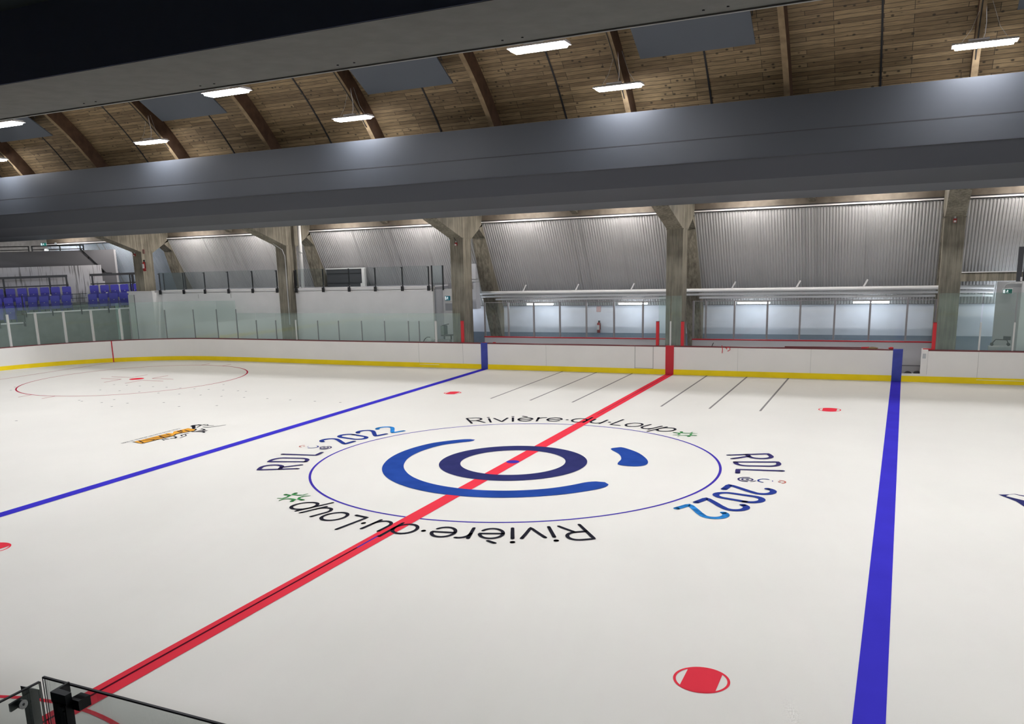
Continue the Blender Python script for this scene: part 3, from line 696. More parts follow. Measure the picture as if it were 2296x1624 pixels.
# bench partitions
POSTS1 = [-8.48, -7.36, -6.19, -5.02, -3.86, -2.69, -1.5, -.45]
POSTS2 = [.50, .98, 2.05, 3.25, 4.41, 5.59, 6.76, 7.95, 8.84]
BENCHW = mat('bench_wall', (.66, .65, .66), .6)
FRAMEM = mat('bench_frame', (.30, .29, .30), .4, metal=.3)
for xs, l, in ((POSTS1, 'glazed white bench partition between the left and central columns'), (POSTS2, 'glazed white bench partition between the central and right columns')):
    y = 16.6; o = thing('bench_partition', l, 'partition', (xs[0], y, 0), 'glazed bench partitions'); off = (xs[0], y, 0)
    MB().box(xs[0]-.02, xs[-1]+.02, y-.05, y+.05, -.1, 1.16).build('half_wall', BENCHW, o, off=off)
    MB().box(xs[0]-.02, xs[-1]+.02, y-.06, y+.06, .33, .36).build('wall_ledge', GREYW, o, off=off)
    MB().box(xs[0]-.03, xs[-1]+.03, y-.07, y+.07, 1.16, 1.20).build('cap_rail', BOARDRED, o, off=off)
    MB().box(xs[0]-.02, xs[-1]+.02, y-.012, y+.012, 2.64, 2.665).build('top_rail', FRAMEM, o, off=off)
    for x in xs: MB().box(x-.032, x+.032, y-.03, y+.03, 1.20, 2.66).build('post', FRAMEM, o, off=off)
    for a, c_ in zip(xs, xs[1:]): MB().box(a+.03, c_-.03, y-.006, y+.006, 1.20, 2.64).build('pane', GL, o, off=off)
b = MB(); b.box(-8.5, 8.9, 15.1, 19.4, -.12, -.02); struct(b.build('floor', FLOORG), 'dark floor of the benches and corridor')
# player bench seats inside (low, seen only as shapes)
for x0, x1, l in ((-8.2, -.6, 'long grey players bench behind the left half of the boards'), (.7, 7.4, 'long grey players bench behind the right half of the boards')):
    o = thing('players_bench', l, 'bench', ((x0+x1)/2, 16.25, -.02), 'players benches'); h = (x1-x0)/2
    MB().box(-h, h, -.16, .16, .42, .47).build('seat_board', LGREY, o)
    for x in (-h+.3, 0, h-.3): MB().box(x-.03, x+.03, -.14, .14, 0, .42).build('leg', BLACKM, o)

# corridor tube lamps
for x, l in ((-6.66, 'left end tube lamp hanging in the corridor behind the left bench'), (-2.45, 'tube lamp in the corridor, just left of the central column'), (2.46, 'tube lamp in the corridor, just right of the central column'), (6.72, 'tube lamp in the corridor nearest the right column')):
    o = thing('tube_lamp', l, 'lamp', (x, 18.5, 2.47), 'tube lamps in the corridor')
    MB().box(-.64, .64, -.11, .11, .02, .06).build('housing', HOUSING, o)
    MB().box(-.62, .62, -.05, .05, -.045, .02).build('diffuser', CORRM, o, bevel=.02)
    for s in (-.5, .5): MB().tube((s, 0, .07), (s, 0, .35), .006, 6).build('hanger', LGREY, o)
o = thing('tube_lamp', 'tube lamp outside the right edge', 'lamp', (11.4, 18.5, 2.47), 'tube lamps in the corridor')
MB().box(-.62, .62, -.05, .05, -.045, .02).build('diffuser', CORRM, o)
o = thing('tube_lamp', 'added unseen tube lamp behind the column, brightening the passage left of the benches', 'lamp', (-10.5, 18.6, 2.30), 'tube lamps in the corridor')  # unseen lamp, added so the passage stays bright
MB().box(-.3, .3, -.05, .05, -.045, .02).build('diffuser', CORRM, o)

# fire extinguishers
def extinguisher(x, y, z, s, label):
    o = thing('fire_extinguisher', label, 'fire extinguisher', (x, y, z), 'fire extinguishers')
    MB().tube((0, -.09*s, 0), (0, -.09*s, .42*s), .075*s, 16).tube((0, -.09*s, .42*s), (0, -.09*s, .48*s), .075*s, 16, .03*s).build('cylinder', EXTRED, o, smooth=True)
    MB().box(-.03*s, .03*s, -.02*s, .001, .1*s, .45*s).build('wall_bracket', BLACKM, o)
    MB().box(-.055*s, .055*s, -.176*s, -.150*s, .14*s, .36*s).build('white_label', TRIMW, o, bevel=.004)
    MB().box(-.02*s, .07*s, -.11*s, -.07*s, .50*s, .56*s).tube((0, -.09*s, .48*s), (0, -.09*s, .52*s), .025*s, 8).build('valve_handle', BLACKM, o)
    MB().path([(.03*s, -.10*s, .5*s), (.10*s, -.10*s, .44*s), (.095*s, -.10*s, .15*s)], .012*s, 6).build('hose', RUBBER, o)
extinguisher(-26.9, 15.4, 4.42, 1.0, 'red fire extinguisher hung high on the far left column')
extinguisher(-4.23, 19.42, 1.14, .95, 'white and red fire extinguisher on the corridor wall behind the left bench')
o = tag(MB().box(-4.35, -4.15, 19.40, 19.42, 2.05, 2.3).build('wall_placard', mat('faint_pink', (.55, .40, .42), .6), off=(-4.25, 19.4, 2.05)), 'faint reddish placard above the corridor extinguisher', 'sign')
o = tag(MB().box(-27.0, -26.85, 15.385, 15.4, 5.28, 5.5).build('wall_placard', mat('faded_red_placard', (.30, .16, .14), .6), off=(-26.9, 15.39, 5.28)), 'faded red and white placard above the extinguisher on the far left column', 'sign')

# alarm boxes
for x, z, l in ((-27.55, 5.22, 'small red alarm beacon on the far left column'), (-9.13, 5.12, 'small red alarm beacon at the top of the column left of the benches'), (9.15, 5.24, 'small red alarm beacon on the right column')):
    o = thing('alarm_beacon', l, 'alarm', (x, 15.4, z), 'alarm beacons on the columns')
    MB().box(-.05, .05, -.07, 0, -.04, .09).build('body', EXTRED, o, bevel=.008)
    MB().box(-.035, .035, -.10, -.07, -.03, .03).build('lens', TRIMW, o)
    MB().tube((0, -.03, .09), (0, -.03, .16), .028, 8).build('fitting', LGREY, o)
    if x > 0: MB().path([(0, -.03, .15), (.03, -.03, .35), (.05, -.6, .82)], .012, 6).build('conduit', BLACKM, o)
    else: MB().path([(0, -.03, .15), (-.05, -.10, .30), (-.08, -.7, .72)], .012, 6).build('conduit', BLACKM, o)

# exit signs
def exit_sign(x, y, z, wd, hg, bg, label, rz=0, flip=1):
    o = thing('exit_sign', label, 'exit sign', (x, y, z), 'green exit signs', rz)
    MB().box(-wd/2, wd/2, -.05, 0, -hg/2, hg/2).build('case', TRIMW, o, bevel=.006)
    MB().box(-wd*.46, wd*.46, -.056, -.05, -hg*.42, hg*.42).build('green_face', bg, o)
    b = MB(); s = hg*.8; f = lambda px, pz: (flip*px*s, -.060, pz*s)
    b.poly([f(.06*math.cos(t*PI/4)+.02, .06*math.sin(t*PI/4)+.30) for t in range(8)])
    for l, ww in (([(0, .2), (-.02, 0)], .06), ([(-.02, 0), (.12, -.12), (.10, -.34)], .035), ([(-.02, 0), (-.12, -.18), (-.28, -.22)], .035), ([(0, .17), (.16, .08), (.2, .18)], .028), ([(0, .17), (-.15, .12), (-.2, -.02)], .028)):
        stroke(b, l, ww, f)
    b.build('running_man', SIGNW, o)
    b = MB(); b.poly([(-flip*wd*.42, -.058, -hg*.32), (-flip*wd*.22, -.058, -hg*.32), (-flip*wd*.22, -.058, hg*.32), (-flip*wd*.42, -.058, hg*.32)])
    b.build('door_symbol', SIGNW, o)
    return o
exit_sign(-10.34, 16.77, 2.85, .30, .23, mat('exit_teal', (.01, .22, .30), .5), 'small teal exit sign left of the column beside the benches')
exit_sign(10.95, 16.99, 2.89, .30, .18, GREENS, 'green exit sign on the pale wall at the right edge')
o = MB().path([(10.85, 16.99, 3.0), (10.9, 16.98, 3.12), (11.0, 16.98, 3.16), (11.5, 16.98, 3.16)], .012, 6).build('conduit', LGREY, off=(10.9, 16.98, 3.1)); tag(o, 'thin curved conduit above the right exit sign', 'conduit')

# ================================================================= GLASS GUARDS
def guard(posts, y, z0, z1, label, doubles=()):
    off = (posts[0], y, z0); o = thing('glass_guard', label, 'guard rail', off, 'glass guards of the platform')
    for i, x in enumerate(posts):
        p = MB().box(x-.022, x+.022, y-.02, y+.02, z0-.15, z1-.03).build('post', BLACKM, o, off=off)
        MB().box(x-.06, x+.06, y-.07, y-.02, z0-.19, z0+.02).build('clamp', BLACKM, p, off=off)
        MB().tube((x+.05, y-.05, z0+.09), (x+.05, y-.02, z0+.09), .02, 8).build('bolt', CHROME, p, off=off)
        MB().tube((x-.05, y-.05, z1-.06), (x-.05, y-.02, z1-.06), .02, 8).build('bolt', CHROME, p, off=off)
    for a, c_ in zip(posts, posts[1:]):
        MB().box(a+.012, c_-.012, y-.035, y-.025, z0+.03, z1).build('pane', GLD, o, off=off)
    return o
g1 = guard([-26.41, -24.81, -23.41, -21.9, -20.4, -18.93], 15.75, 3.42, 4.31, 'glass guard with black posts between the far left and second columns')
g2 = guard([-17.80, -16.27, -14.84, -13.44, -12.04, -10.72], 15.75, 3.42, 4.30, 'glass guard with black posts above the white wall left of the benches')
MB().box(-10.58, -10.53, 15.73, 15.77, 3.2, 4.3).build('return_post', BLACKM, g2, off=(-17.8, 15.75, 3.42))
MB().box(-10.56, -10.545, 15.77, 16.75, 3.42, 4.28).build('return_pane', GLD, g2, off=(-17.8, 15.75, 3.42))
MB().box(-10.59, -10.54, 16.75, 16.80, 3.2, 4.28).build('return_post', BLACKM, g2, off=(-17.8, 15.75, 3.42))
MB().box(-17.9, -17.76, 15.71, 15.77, 3.22, 4.26).build('end_plate', BLACKM, g2, off=(-17.8, 15.75, 3.42))
o = thing('guard_return', 'short black-framed glass guard beside the far left column', 'guard rail', (-26.3, 15.9, 3.4))
MB().box(-.02, .02, -.0, .04, 0, .88).build('post', BLACKM, o)
MB().box(-.02, .02, 1.5, 1.54, 0, .88).build('post', BLACKM, o)
MB().box(-.006, .006, .04, 1.5, .02, .86).build('pane', GLD, o)
o = thing('roll_shutter', 'dark grey roll shutter with a white jamb on the raised platform', 'shutter', (-16.6, 18.0, 3.38))
MB().box(-1.05, 1.0, 0, .1, 0, .84).build('curtain', DGREYM, o)
MB().box(-1.1, 1.2, -.03, .1, .84, .89).build('head_rail', TRIMW, o)
MB().box(1.0, 1.16, -.04, .12, 0, .86).build('jamb', TRIMW, o)
for z in (.16, .62): MB().box(-1.05, 1.0, -.02, 0, z, z+.03).build('slat_bar', BLACKM, o)
MB().box(.92, .99, -.05, 0, 0, .16).build('floor_box', TRIMW, o)
# black post at right
o = thing('glass_guard', 'tall black guard post at the right edge of the photo', 'guard rail', (11.08, 15.42, 3.2), 'glass guards of the platform')
MB().box(-.06, .08, -.05, .05, .08, 1.17).build('post', DGREYM, o)
MB().box(.12, .17, -.04, .04, .09, 1.17).build('post', BLACKM, o)
MB().box(.10, 1.5, -.01, .01, .2, 1.15).build('pane', GLD, o)
MB().box(.05, .10, -.07, -.03, .09, .22).build('clamp', TRIMW, o)

# ================================================================= BULKHEADS
far = [(8.75, 8.64), (8.75, 7.10), (8.81, 7.08), (9.35, 6.54), (11.2, 6.255), (13.2, 6.135)]
bk = thing('bulkhead', 'long dark grey bulkhead spanning above the far boards', 'bulkhead', (0, 9.7, 6.1)); tag(bk, kind='structure')
X0, X1 = -40, 26
off = (0, 9.7, 6.1)
def strip(pts, m, nm, th=.06, lab=None):
    for a, c_ in zip(pts, pts[1:]):
        d = Vector((c_[0]-a[0], c_[1]-a[1])).normalized(); nr = Vector((-d.y, d.x))*th
        if nr.x < 0 and abs(nr.x) > abs(nr.y): nr = -nr
        elif nr.y < 0 and abs(nr.y) >= abs(nr.x): nr = -nr
        MB().prism([a, c_, (c_[0]+nr.x, c_[1]+nr.y), (a[0]+nr.x, a[1]+nr.y)], X0, X1).build(nm, m, bk, off=off, label=lab)
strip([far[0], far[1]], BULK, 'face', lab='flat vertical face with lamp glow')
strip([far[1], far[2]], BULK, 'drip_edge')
strip([far[2], far[3]], mat('slope_shaded', (.050, .054, .063), .7, spec=.2), 'lower_slope')  # ice light graded into the colours: each flatter tier below is paler
strip([far[3], far[4]], mat('soffit_lit_mid', (.080, .086, .098), .7, spec=.2), 'soffit')
strip([far[4], far[5]], mat('soffit_lit_low', (.128, .137, .155), .7, spec=.2), 'soffit')
MB().box(X0, X1, 8.735, 8.76, 7.08, 7.11).build('drip_bead', mat('bead_grey', (.045, .048, .055), .6, spec=.2), bk, off=off)
MB().prism([(13.14, 6.2), (13.2, 6.2), (13.2, 7.0), (13.14, 7.0)], X0, X1).build('back', SOFFIT, bk, off=off)
MB().box(X0, X1, 8.80, 10.35, 8.55, 8.59).build('shade_cover', RUBBER, bk, off=off)  # unseen cover, added black to stop lamp light bouncing onto the planks
MB().box(X0, X1, 8.745, 8.75, 7.70, 7.724).build('sheet_joint', RUBBER, bk, off=off)
# near bulkhead
nb = thing('bulkhead', 'pale grey bulkhead underside crossing the top of the photo, with a dark back', 'bulkhead', (0, -12, 6)); tag(nb, kind='structure'); off = (0, -12, 6)
MB().box(-40, 30, -12.98, -12.0, 6.0, 6.06).build('soffit', NEARSOF, nb, off=off)
MB().prism([(-12.05, 6.06), (-12.0, 6.02), (-9.0, 7.12), (-9.0, 8.7), (-9.05, 8.7), (-9.05, 7.14)], -40, 30).build('front_slope', BULK, nb, off=off)
MB().box(-40, 30, -12.02, -11.995, 5.99, 6.0).build('highlight_lip', mat('highlight_lip', (.22, .22, .21), .5), nb, off=off)  # thin lip, its paler colour standing in for the edge highlight
MB().prism([(-12.98, 6.003), (-12.99, 6.003), (-13.10, 6.46), (-12.98, 6.46)], -40, 30).build('back_face', NAVYDK, nb, off=off)
for i in range(-7, 7):
    x = 1.0+i*1.29*2-.2
x = -10.0
while x < 14:
    for dx in (-.07, .07): MB().tube((x+dx, -12.13, 5.994), (x+dx, -12.13, 6.0), .008, 8).build('screw', BLACKM, nb, off=off)
    x += 1.285
    if abs(x) < .0: pass
b = MB(); b.box(-40, 30, -26, -12.98, 6.45, 6.6); struct(b.build('ceiling', mat('black_ceiling', (.03, .04, .045), .8, spec=.1)), 'black unlit ceiling above the near stand')
for x in (-4.5, 1.5, 5.9):
    tag(MB().box(x-.06, x+.06, -25, -13.1, 6.30, 6.45).build('ceiling_joist', mat('joist_black', (.06, .07, .07), .7), off=(x, -19, 6.3)), 'dark joist under the near black ceiling, %s' % {-4.5: 'left', 1.5: 'middle', 5.9: 'right'}[x], 'joist', 'dark joists under the near ceiling')
b = MB(); b.box(-40, 30, -26.2, -26, 2.0, 6.5); struct(b.build('wall_south', GREYW), 'grey wall behind the near stand')

# ================================================================= ROOF
def arcpts(R, a0, a1, n): return [(R*math.sin(math.radians(a0+(a1-a0)*i/n)), R*math.cos(math.radians(a0+(a1-a0)*i/n))) for i in range(n+1)]
pts = arcpts(13.5, -55, 55, 72)
me = bpy.data.meshes.new('ceiling'); xs = [-40, 26]
vs = [(x, p[0], p[1]) for p in pts for x in xs]
fs = [(2*i, 2*i+1, 2*i+3, 2*i+2) for i in range(len(pts)-1)]
me.from_pydata(vs, [], fs); uvl = me.uv_layers.new(name='UVMap')
for pl in me.polygons:
    for li in pl.loop_indices:
        vi = me.loops[li].vertex_index; uvl.data[li].uv = (xs[vi % 2], 13.5*math.radians(-55+110*(vi//2)/72))
me.materials.append(DECK)
roof = bpy.data.objects.new('ceiling', me); COL.objects.link(roof); struct(roof, 'arched ceiling of narrow knotty pine planks')
so = roof.modifiers.new('thick', 'SOLIDIFY'); so.thickness = .05; so.offset = -1
for i in range(-8, 6):
    x = (i+.5)*4.572
    b = MB(); P = arcpts(13.47, -50, 50, 40)
    for a, c_ in zip(P, P[1:]): b.bar((x, a[0], a[1]), (x, c_[0], c_[1]), .075, .05, up=(1, 0, 0))
    b.build('sprinkler_channel', RUBBER, roof, label='thin black channel between rafters')
for i in range(-8, 6):
    x = i*4.572
    Pn = arcpts(12.9, -50, 50, 40); Po = arcpts(13.49, -50, 50, 40)
    where = {-7: 'at the left edge of the photo', -6: 'third lower left, before the left light', -5: 'left of the tall white-piped column bay', -4: 'beside the leftmost full hanging lamp', -3: 'between the two left lamps of the lower row', -2: 'behind the second lower lamp', -1: 'between the second and third lower lamps', 0: 'behind the third lower lamp above the red line', 1: 'right of the large grey panel', 2: 'behind the lamp at the right edge'}.get(i, 'outside the photo')
    o = thing('arched_rafter', 'curved brown glulam roof rafter %s' % where, 'rafter', (x, 0, 12.9), 'curved glulam rafters'); off = (x, 0, 12.9)
    b = MB()
    for j in range(40):
        for sx in (-.15, .01): pass
        a, c_, a2, c2 = Pn[j], Pn[j+1], Po[j], Po[j+1]
        for xx in (x-.15, x+.01): b.quad((xx, *a), (xx, *c_), (xx, *c2), (xx, *a2))
    b.build('side_faces', GLULAM_SHADED, o, off=off, label='brown beam sides with shade painted in')
    b = MB()
    for j in range(40):
        a, c_ = Pn[j], Pn[j+1]
        b.quad((x-.15, *a), (x+.01, *a), (x+.01, *c_), (x-.15, *c_))
    b.build('underside', GLULAM_LIT, o, off=off, label='underside painted paler by light from the ice')
    if i % 2 == 0:
        b = MB()
        for j in range(2, 38):
            a, c_ = arcpts(12.875, -50, 50, 40)[j], arcpts(12.875, -50, 50, 40)[j+1]
            b.tube((x-.09, *a), (x-.09, *c_), .014, 6)
        b.build('cable_run', BLACKM, o, off=off)
# grey ceiling panels
for k in range(-3, 2):
    x0, x1 = k*FR+.66, k*FR+3.80
    la = {-3: 'at the left edge of the photo', -2: 'between the left lamps', -1: 'in the middle, right of the second rafter lamp', 0: 'largest in view, right of the upper centre lamp', 1: 'just entering the top right corner'}[k]
    o = thing('ceiling_panel', 'flat grey rectangular panel under the wooden ceiling, %s' % la, 'ceiling panel', ((x0+x1)/2, 7.0, 11), 'grey panels under the ceiling'); off = ((x0+x1)/2, 7.0, 11)
    a = math.radians(39.3); c_ = math.radians(20)
    p, q_ = (12.86*math.sin(a), 12.86*math.cos(a)), (12.86*math.sin(c_)-.0, 12.86*math.cos(c_))
    d = Vector((q_[0]-p[0], q_[1]-p[1])).normalized(); nr = Vector((-d.y, d.x)); nr = nr if nr.y > 0 else -nr
    MB().prism([p, q_, (q_[0]+nr.x*.04, q_[1]+nr.y*.04), (p[0]+nr.x*.04, p[1]+nr.y*.04)], x0, x1).build('sheet', PANELG, o, off=off)
    for xx in (x0+.5, x1-.5): MB().prism([(p[0], p[1]+.05), (q_[0], q_[1]+.05), (q_[0], q_[1]+.12), (p[0], p[1]+.12)], xx-.03, xx+.03).build('back_rail', BLACKM, o, off=off)
    MB().path([(x1+.0, p[0]-.7, p[1]+.55), (x1+.03, p[0]-.9, p[1]+1.1)], .012, 6).build('hanger', BLACKM, o, off=off)

# ================================================================= HIGH BAY LAMPS
def make_lamp():
    o = thing('high_bay_lamp', '', 'lamp', (0, 0, 0), 'hanging linear high bay lamps')
    MB().prism([(-.25, .0), (.25, .0), (.15, .06), (-.15, .06)], -.70, .70).build('housing', HOUSING, o)
    b = MB(); sec = [(-.19, -.0), (-.15, -.055), (.15, -.055), (.19, .0)]
    n = len(sec)
    vs = [(-.58, y*.8, z) for y, z in sec]+[(.58, y*.8, z) for y, z in sec]
    vs = [(-.64, -.20, 0), (-.62, -.18, -.055), (-.62, .18, -.055), (-.64, .20, 0), (.64, -.20, 0), (.62, -.18, -.055), (.62, .18, -.055), (.64, .20, 0)]
    b.add(vs, [(0, 4, 5, 1), (1, 5, 6, 2), (2, 6, 7, 3), (0, 1, 2, 3), (7, 6, 5, 4), (0, 3, 7, 4)])
    b.build('lens', LAMPM, o)
    b = MB()
    for sx in (-1, 1): b.tube((sx*.5, 0, .07), (sx*.30, 0, .36), .004, 6); b.tube((sx*.30, 0, .36), (sx*.10, 0, .95), .003, 6)
    b.build('suspension_cables', LGREY, o)
    MB().path([(-.04, .02, .09), (.0, .05, .25), (.01, .05, .5), (-.03, .0, .98)], .008, 6).build('power_cord', TRIMW, o)
    MB().box(-.35, .1, -.05, .05, .09, .13).build('driver_box', HOUSING, o)
    return o
proto = make_lamp(); first = True
LL = {(8.1, -3): 'at the very left edge, lower row', (8.1, -2): 'leftmost complete one of the lower row', (8.1, -1): 'second complete one of the lower row', (8.1, 0): 'third of the lower row, above the red line', (8.1, 1): 'largest, near the upper right corner',
      (2.0, -3): 'at the left edge, upper row', (2.0, -2): 'second of the upper row, left of centre', (2.0, -1): 'large one of the upper row in the top middle'}
for yy in (8.1, 2.0, -2.0, -8.1):
    for k in range(-3, 3):
        o = proto if first else copy_tree(proto); first = False
        o.location = (k*FR+(.03 if yy > 5 else 0), yy, 9.275 if abs(yy) > 5 else 9.225)
        o['label'] = 'white bar lamp, %s' % LL.get((yy, k), 'outside the photo')

# ================================================================= END STAND (far left, turned towards the rink)
TH = math.radians(38); U = Vector((math.sin(TH), math.cos(TH), 0)); NN = Vector((-math.cos(TH), math.sin(TH), 0)); AA = Vector((-28.5, 15.8, 0))
def W_(s, D, z): v = AA+U*s+NN*D; return (v.x, v.y, z)
def sbox(b, s0, s1, D0, D1, z0, z1):
    p = [W_(s0, D0, z0), W_(s1, D0, z0), W_(s1, D1, z0), W_(s0, D1, z0), W_(s0, D0, z1), W_(s1, D0, z1), W_(s1, D1, z1), W_(s0, D1, z1)]
    return b.add(p, [(0,3,2,1),(4,5,6,7),(0,1,5,4),(1,2,6,5),(2,3,7,6),(3,0,4,7)])
st = thing('stand_terrace', 'concrete corner terrace that carries the blue seats', 'terrace', W_(0, 0, 0)); off = W_(0, 0, 0)
b = MB(); sbox(b, -5.15, -.02, 0, .12, -.1, 2.52); b.build('parapet', GREENCON, st, off=off)
b = MB(); sbox(b, -11, -5.15, 0, .12, -.1, 2.06); b.build('parapet', GREENCON, st, off=off)
b = MB(); sbox(b, -5.1, 0.0, -.06, .14, 2.52, 2.58); b.build('parapet_cap', TRIMW, st, off=off)
b = MB(); sbox(b, -11, -5.15, -.06, .14, 2.06, 2.12); b.build('parapet_cap', TRIMW, st, off=off)
b = MB(); sbox(b, -11, .1, .12, 3.3, 1.5, 2.05); b.build('step', GREENCON, st, off=off)
b = MB(); sbox(b, -11, .1, .6, 3.3, 2.05, 2.45); b.build('step', GREENCON, st, off=off)
b = MB(); sbox(b, -11, .1, 1.35, 3.3, 2.45, 2.88); b.build('step', GREENCON, st, off=off)
SRZ = math.atan2(U.y, U.x)
def make_seat():
    o = thing('stadium_seat', '', 'seat', (0, 0, 0), 'blue folding stadium seats', SRZ)
    # local x along the row, local -y faces the rink
    b = MB(); b.prism([(-.21, .0), (.21, .0), (.215, .30), (.19, .36), (-.19, .36), (-.215, .30)], .03, .07, 'y')
    bk_ = b.build('backrest', SEATB, o, bevel=.012); bk_.location = (0, 0, .52)
    b = MB(); b.prism([(-.20, 0), (.20, 0), (.205, .34), (.18, .38), (-.18, .38), (-.205, .34)], -.09, -.03, 'y')
    s_ = b.build('folded_seat', SEATD, o, bevel=.015, label='darker folded-up seat pan'); s_.location = (0, 0, .22)
    MB().box(-.02, .02, -.098, -.09, .32, .345).build('number_plate', TRIMW, s_)
    for sx in (-1, 1): MB().box(sx*.235-.012, sx*.235+.012, -.12, .06, .10, .50).build('side_bracket', SEATD, o)
    MB().box(-.02, .02, -.02, .03, 0, .3).build('foot', BLACKM, o)
    return o
sp = make_seat(); first = True
rowspec = [('upper', 1.62, 3.76-.88, [-5.67, -5.14, -4.62, -4.09, -3.58, -3.05], [-1.72, -1.2, -.70, -.22, .28], [-6.2, -6.73, -7.26]),
           ('lower', .90, 3.33-.88, [-5.79, -5.26, -4.71, -4.18, -3.66, -3.13], [-1.88, -1.37, -.86, -.36, .13], [-6.3, -6.83, -7.36]),
           ('front', .30, 2.93-.88, [], [], [-5.75, -6.28, -6.8, -7.3])]
for rn, D, z, L1, R1, O1 in rowspec:
    for gname, ss in (('left', L1), ('right', R1), ('outer', O1)):
        for i, s in enumerate(ss):
            o = sp if first else copy_tree(sp); first = False
            o.location = W_(s, D, z)
            if gname == 'left': l = 'blue folded seat, %s in the %s row of the left block' % (ORD[i], rn)
            elif gname == 'right': l = 'blue folded seat, %s in the %s row of the right block' % (ORD[i], rn)
            else: l = 'blue folded seat in the %s row cut by the left edge, %s outward' % (rn, ORD[i])
            o['label'] = l
# guard glass on the parapet
def rail(b, s0, s1, D, z0, z1, w=.03): return b.bar(W_(s0, D, z0), W_(s1, D, z1), w, w)
o = thing('glass_guard', 'clear glass guard clamped on the parapet below the blue seats', 'guard rail', W_(-5, 0, 2.5)); off = W_(-5, 0, 2.5)
for s in (-5.05, -3.85, -2.51, -1.22, -.02):
    p = sbox(MB(), s-.03, s+.03, -.12, -.06, 2.36, 2.60).build('clamp', BLACKM, o, off=off)
    sbox(MB(), s-.09, s-.06, -.08, -.05, 2.62, 2.67).build('bolt', CHROME, p, off=off)
for a, c_ in ((-5.05, -3.86), (-3.84, -2.52), (-2.5, -1.23), (-1.21, -.03)):
    sbox(MB(), a, c_, -.03, -.02, 2.60, 3.42).build('pane', glassmat('stand_glass', (.93, .95, .95), .02, (.5, .6, .6), .03) if 'stand_glass' not in MATS else MATS['stand_glass'], o, off=off)
sbox(MB(), -.05, .01, -.05, .02, 2.20, 4.30).build('end_post', BLACKM, o, off=off)
sbox(MB(), .05, .11, -.03, .02, 2.20, 4.28).build('end_post', DGREYM, o, off=off)
sbox(MB(), -5.17, -5.12, -.05, .02, 1.90, 3.42).build('end_post', BLACKM, o, off=off)
for s in (-3.86, -1.21): sbox(MB(), s-.05, s+.05, -.045, -.03, 3.37, 3.42).build('top_clip', CHROME, o, off=off)
o = thing('glass_guard', 'lower glass guard section at the left edge in front of the seats', 'guard rail', W_(-6, 0, 2.1)); off = W_(-6, 0, 2.1)
sbox(MB(), -8, -5.16, -.03, -.02, 2.12, 2.98).build('pane', MATS['stand_glass'], o, off=off)
sbox(MB(), -6.3, -6.24, -.12, -.05, 1.88, 2.14).build('clamp', BLACKM, o, off=off)
sbox(MB(), -5.22, -5.16, -.12, -.05, 1.92, 2.14).build('clamp', BLACKM, o, off=off)
# dark rails behind the seats
for s0, s1, posts, l in ((-6.9, -2.93, (-5.93, -3.8, -2.99), 'dark grey rail behind the seats left of the stairs'), (-1.85, .46, (-1.73, .30), 'dark grey rail behind the seats right of the stairs')):
    o = thing('terrace_rail', l, 'railing', W_(s0, 2.0, 3.0), 'dark rails behind the seats'); off = W_(s0, 2.0, 3.0)
    sbox(MB(), s0, s1, 1.97, 2.05, 4.24, 4.36).build('top_rail', DGREYM, o, off=off)
    sbox(MB(), s0, s1, 1.98, 2.03, 3.80, 3.86).build('lower_rail', DGREYM, o, off=off)
    for s in posts: sbox(MB(), s-.045, s+.045, 1.98, 2.04, 2.88, 4.24).build('post', DGREYM, o, off=off)
o = thing('stair_barrier', 'thin barred barrier in the stair gap between the seat blocks', 'railing', W_(-2.5, .6, 2.6)); off = W_(-2.5, .6, 2.6)
for z in (2.68, 2.93, 3.16, 3.38): rail(MB(), -2.9, -2.15, .6, z, z, .022).build('bar', BLACKM, o, off=off)
MB().bar(W_(-2.5, .6, 2.5), W_(-2.5, .6, 3.42), .02, .02).build('post', BLACKM, o, off=off)
# walls of the stand
b = MB(); sbox(b, -11, -1.2, 2.5, 2.6, 2.88, 4.82); bw = struct(b.build('wall_west', FORMW), 'whitish board-formed wall behind the blue seats')
b = MB(); sbox(b, -1.2, -1.1, 2.5, 2.6, 2.88, 3.95); b.build('end_return', FORMW, bw)
b = MB(); sbox(b, -11, -.45, 3.0, 3.1, 2.88, 5.62); gw = struct(b.build('wall_west', mat('mid_grey_wall', (.17, .17, .185), .6)), 'plain grey wall above the board-formed wall')
b = MB(); sbox(b, -.45, -.35, 2.98, 3.1, 2.88, 5.62); b.build('edge_trim', mat('pale_trim', (.5, .5, .52), .5), gw)
b = MB(); sbox(b, -.35, -.05, 2.98, 3.1, 2.88, 3.75); b.build('door_panel', TRIMW, gw)
o = thing('black_handrail', 'black double handrail along the top of the grey wall, sloping down at its right end', 'railing', W_(-4, 3.2, 5.6)); off = W_(-4, 3.2, 5.6)
for s0, s1 in ((-8, -4.56), (-4.44, -1.93)):
    rail(MB(), s0, s1, 3.05, 5.88, 5.88, .05).build('top_rail', BLACKM, o, off=off)
    rail(MB(), s0, s1, 3.05, 5.70, 5.70, .045).build('mid_rail', BLACKM, o, off=off)
for s in (-4.58, -4.42, -3.09, -2.1, -1.94): MB().bar(W_(s, 3.05, 5.56), W_(s, 3.05, 5.9), .05, .05).build('post', BLACKM, o, off=off)
MB().bar(W_(-2.1, 2.95, 5.70), W_(-.96, 2.95, 4.38), .045, .045).build('stair_rail', BLACKM, o, off=off)
MB().bar(W_(-.96, 2.95, 4.38), W_(-.66, 2.95, 4.36), .045, .045).build('stair_rail', BLACKM, o, off=off)
for s, z in ((-1.75, 5.27), (-1.1, 4.52)): MB().bar(W_(s, 2.97, z-.1), W_(s, 2.97, z), .03, .05).build('bracket', BLACKM, o, off=off)
o = exit_sign(*W_(-3.85, 3.4, 5.98), .30, .18, GREENS, 'dim green exit sign above the black handrail at the upper left', SRZ)
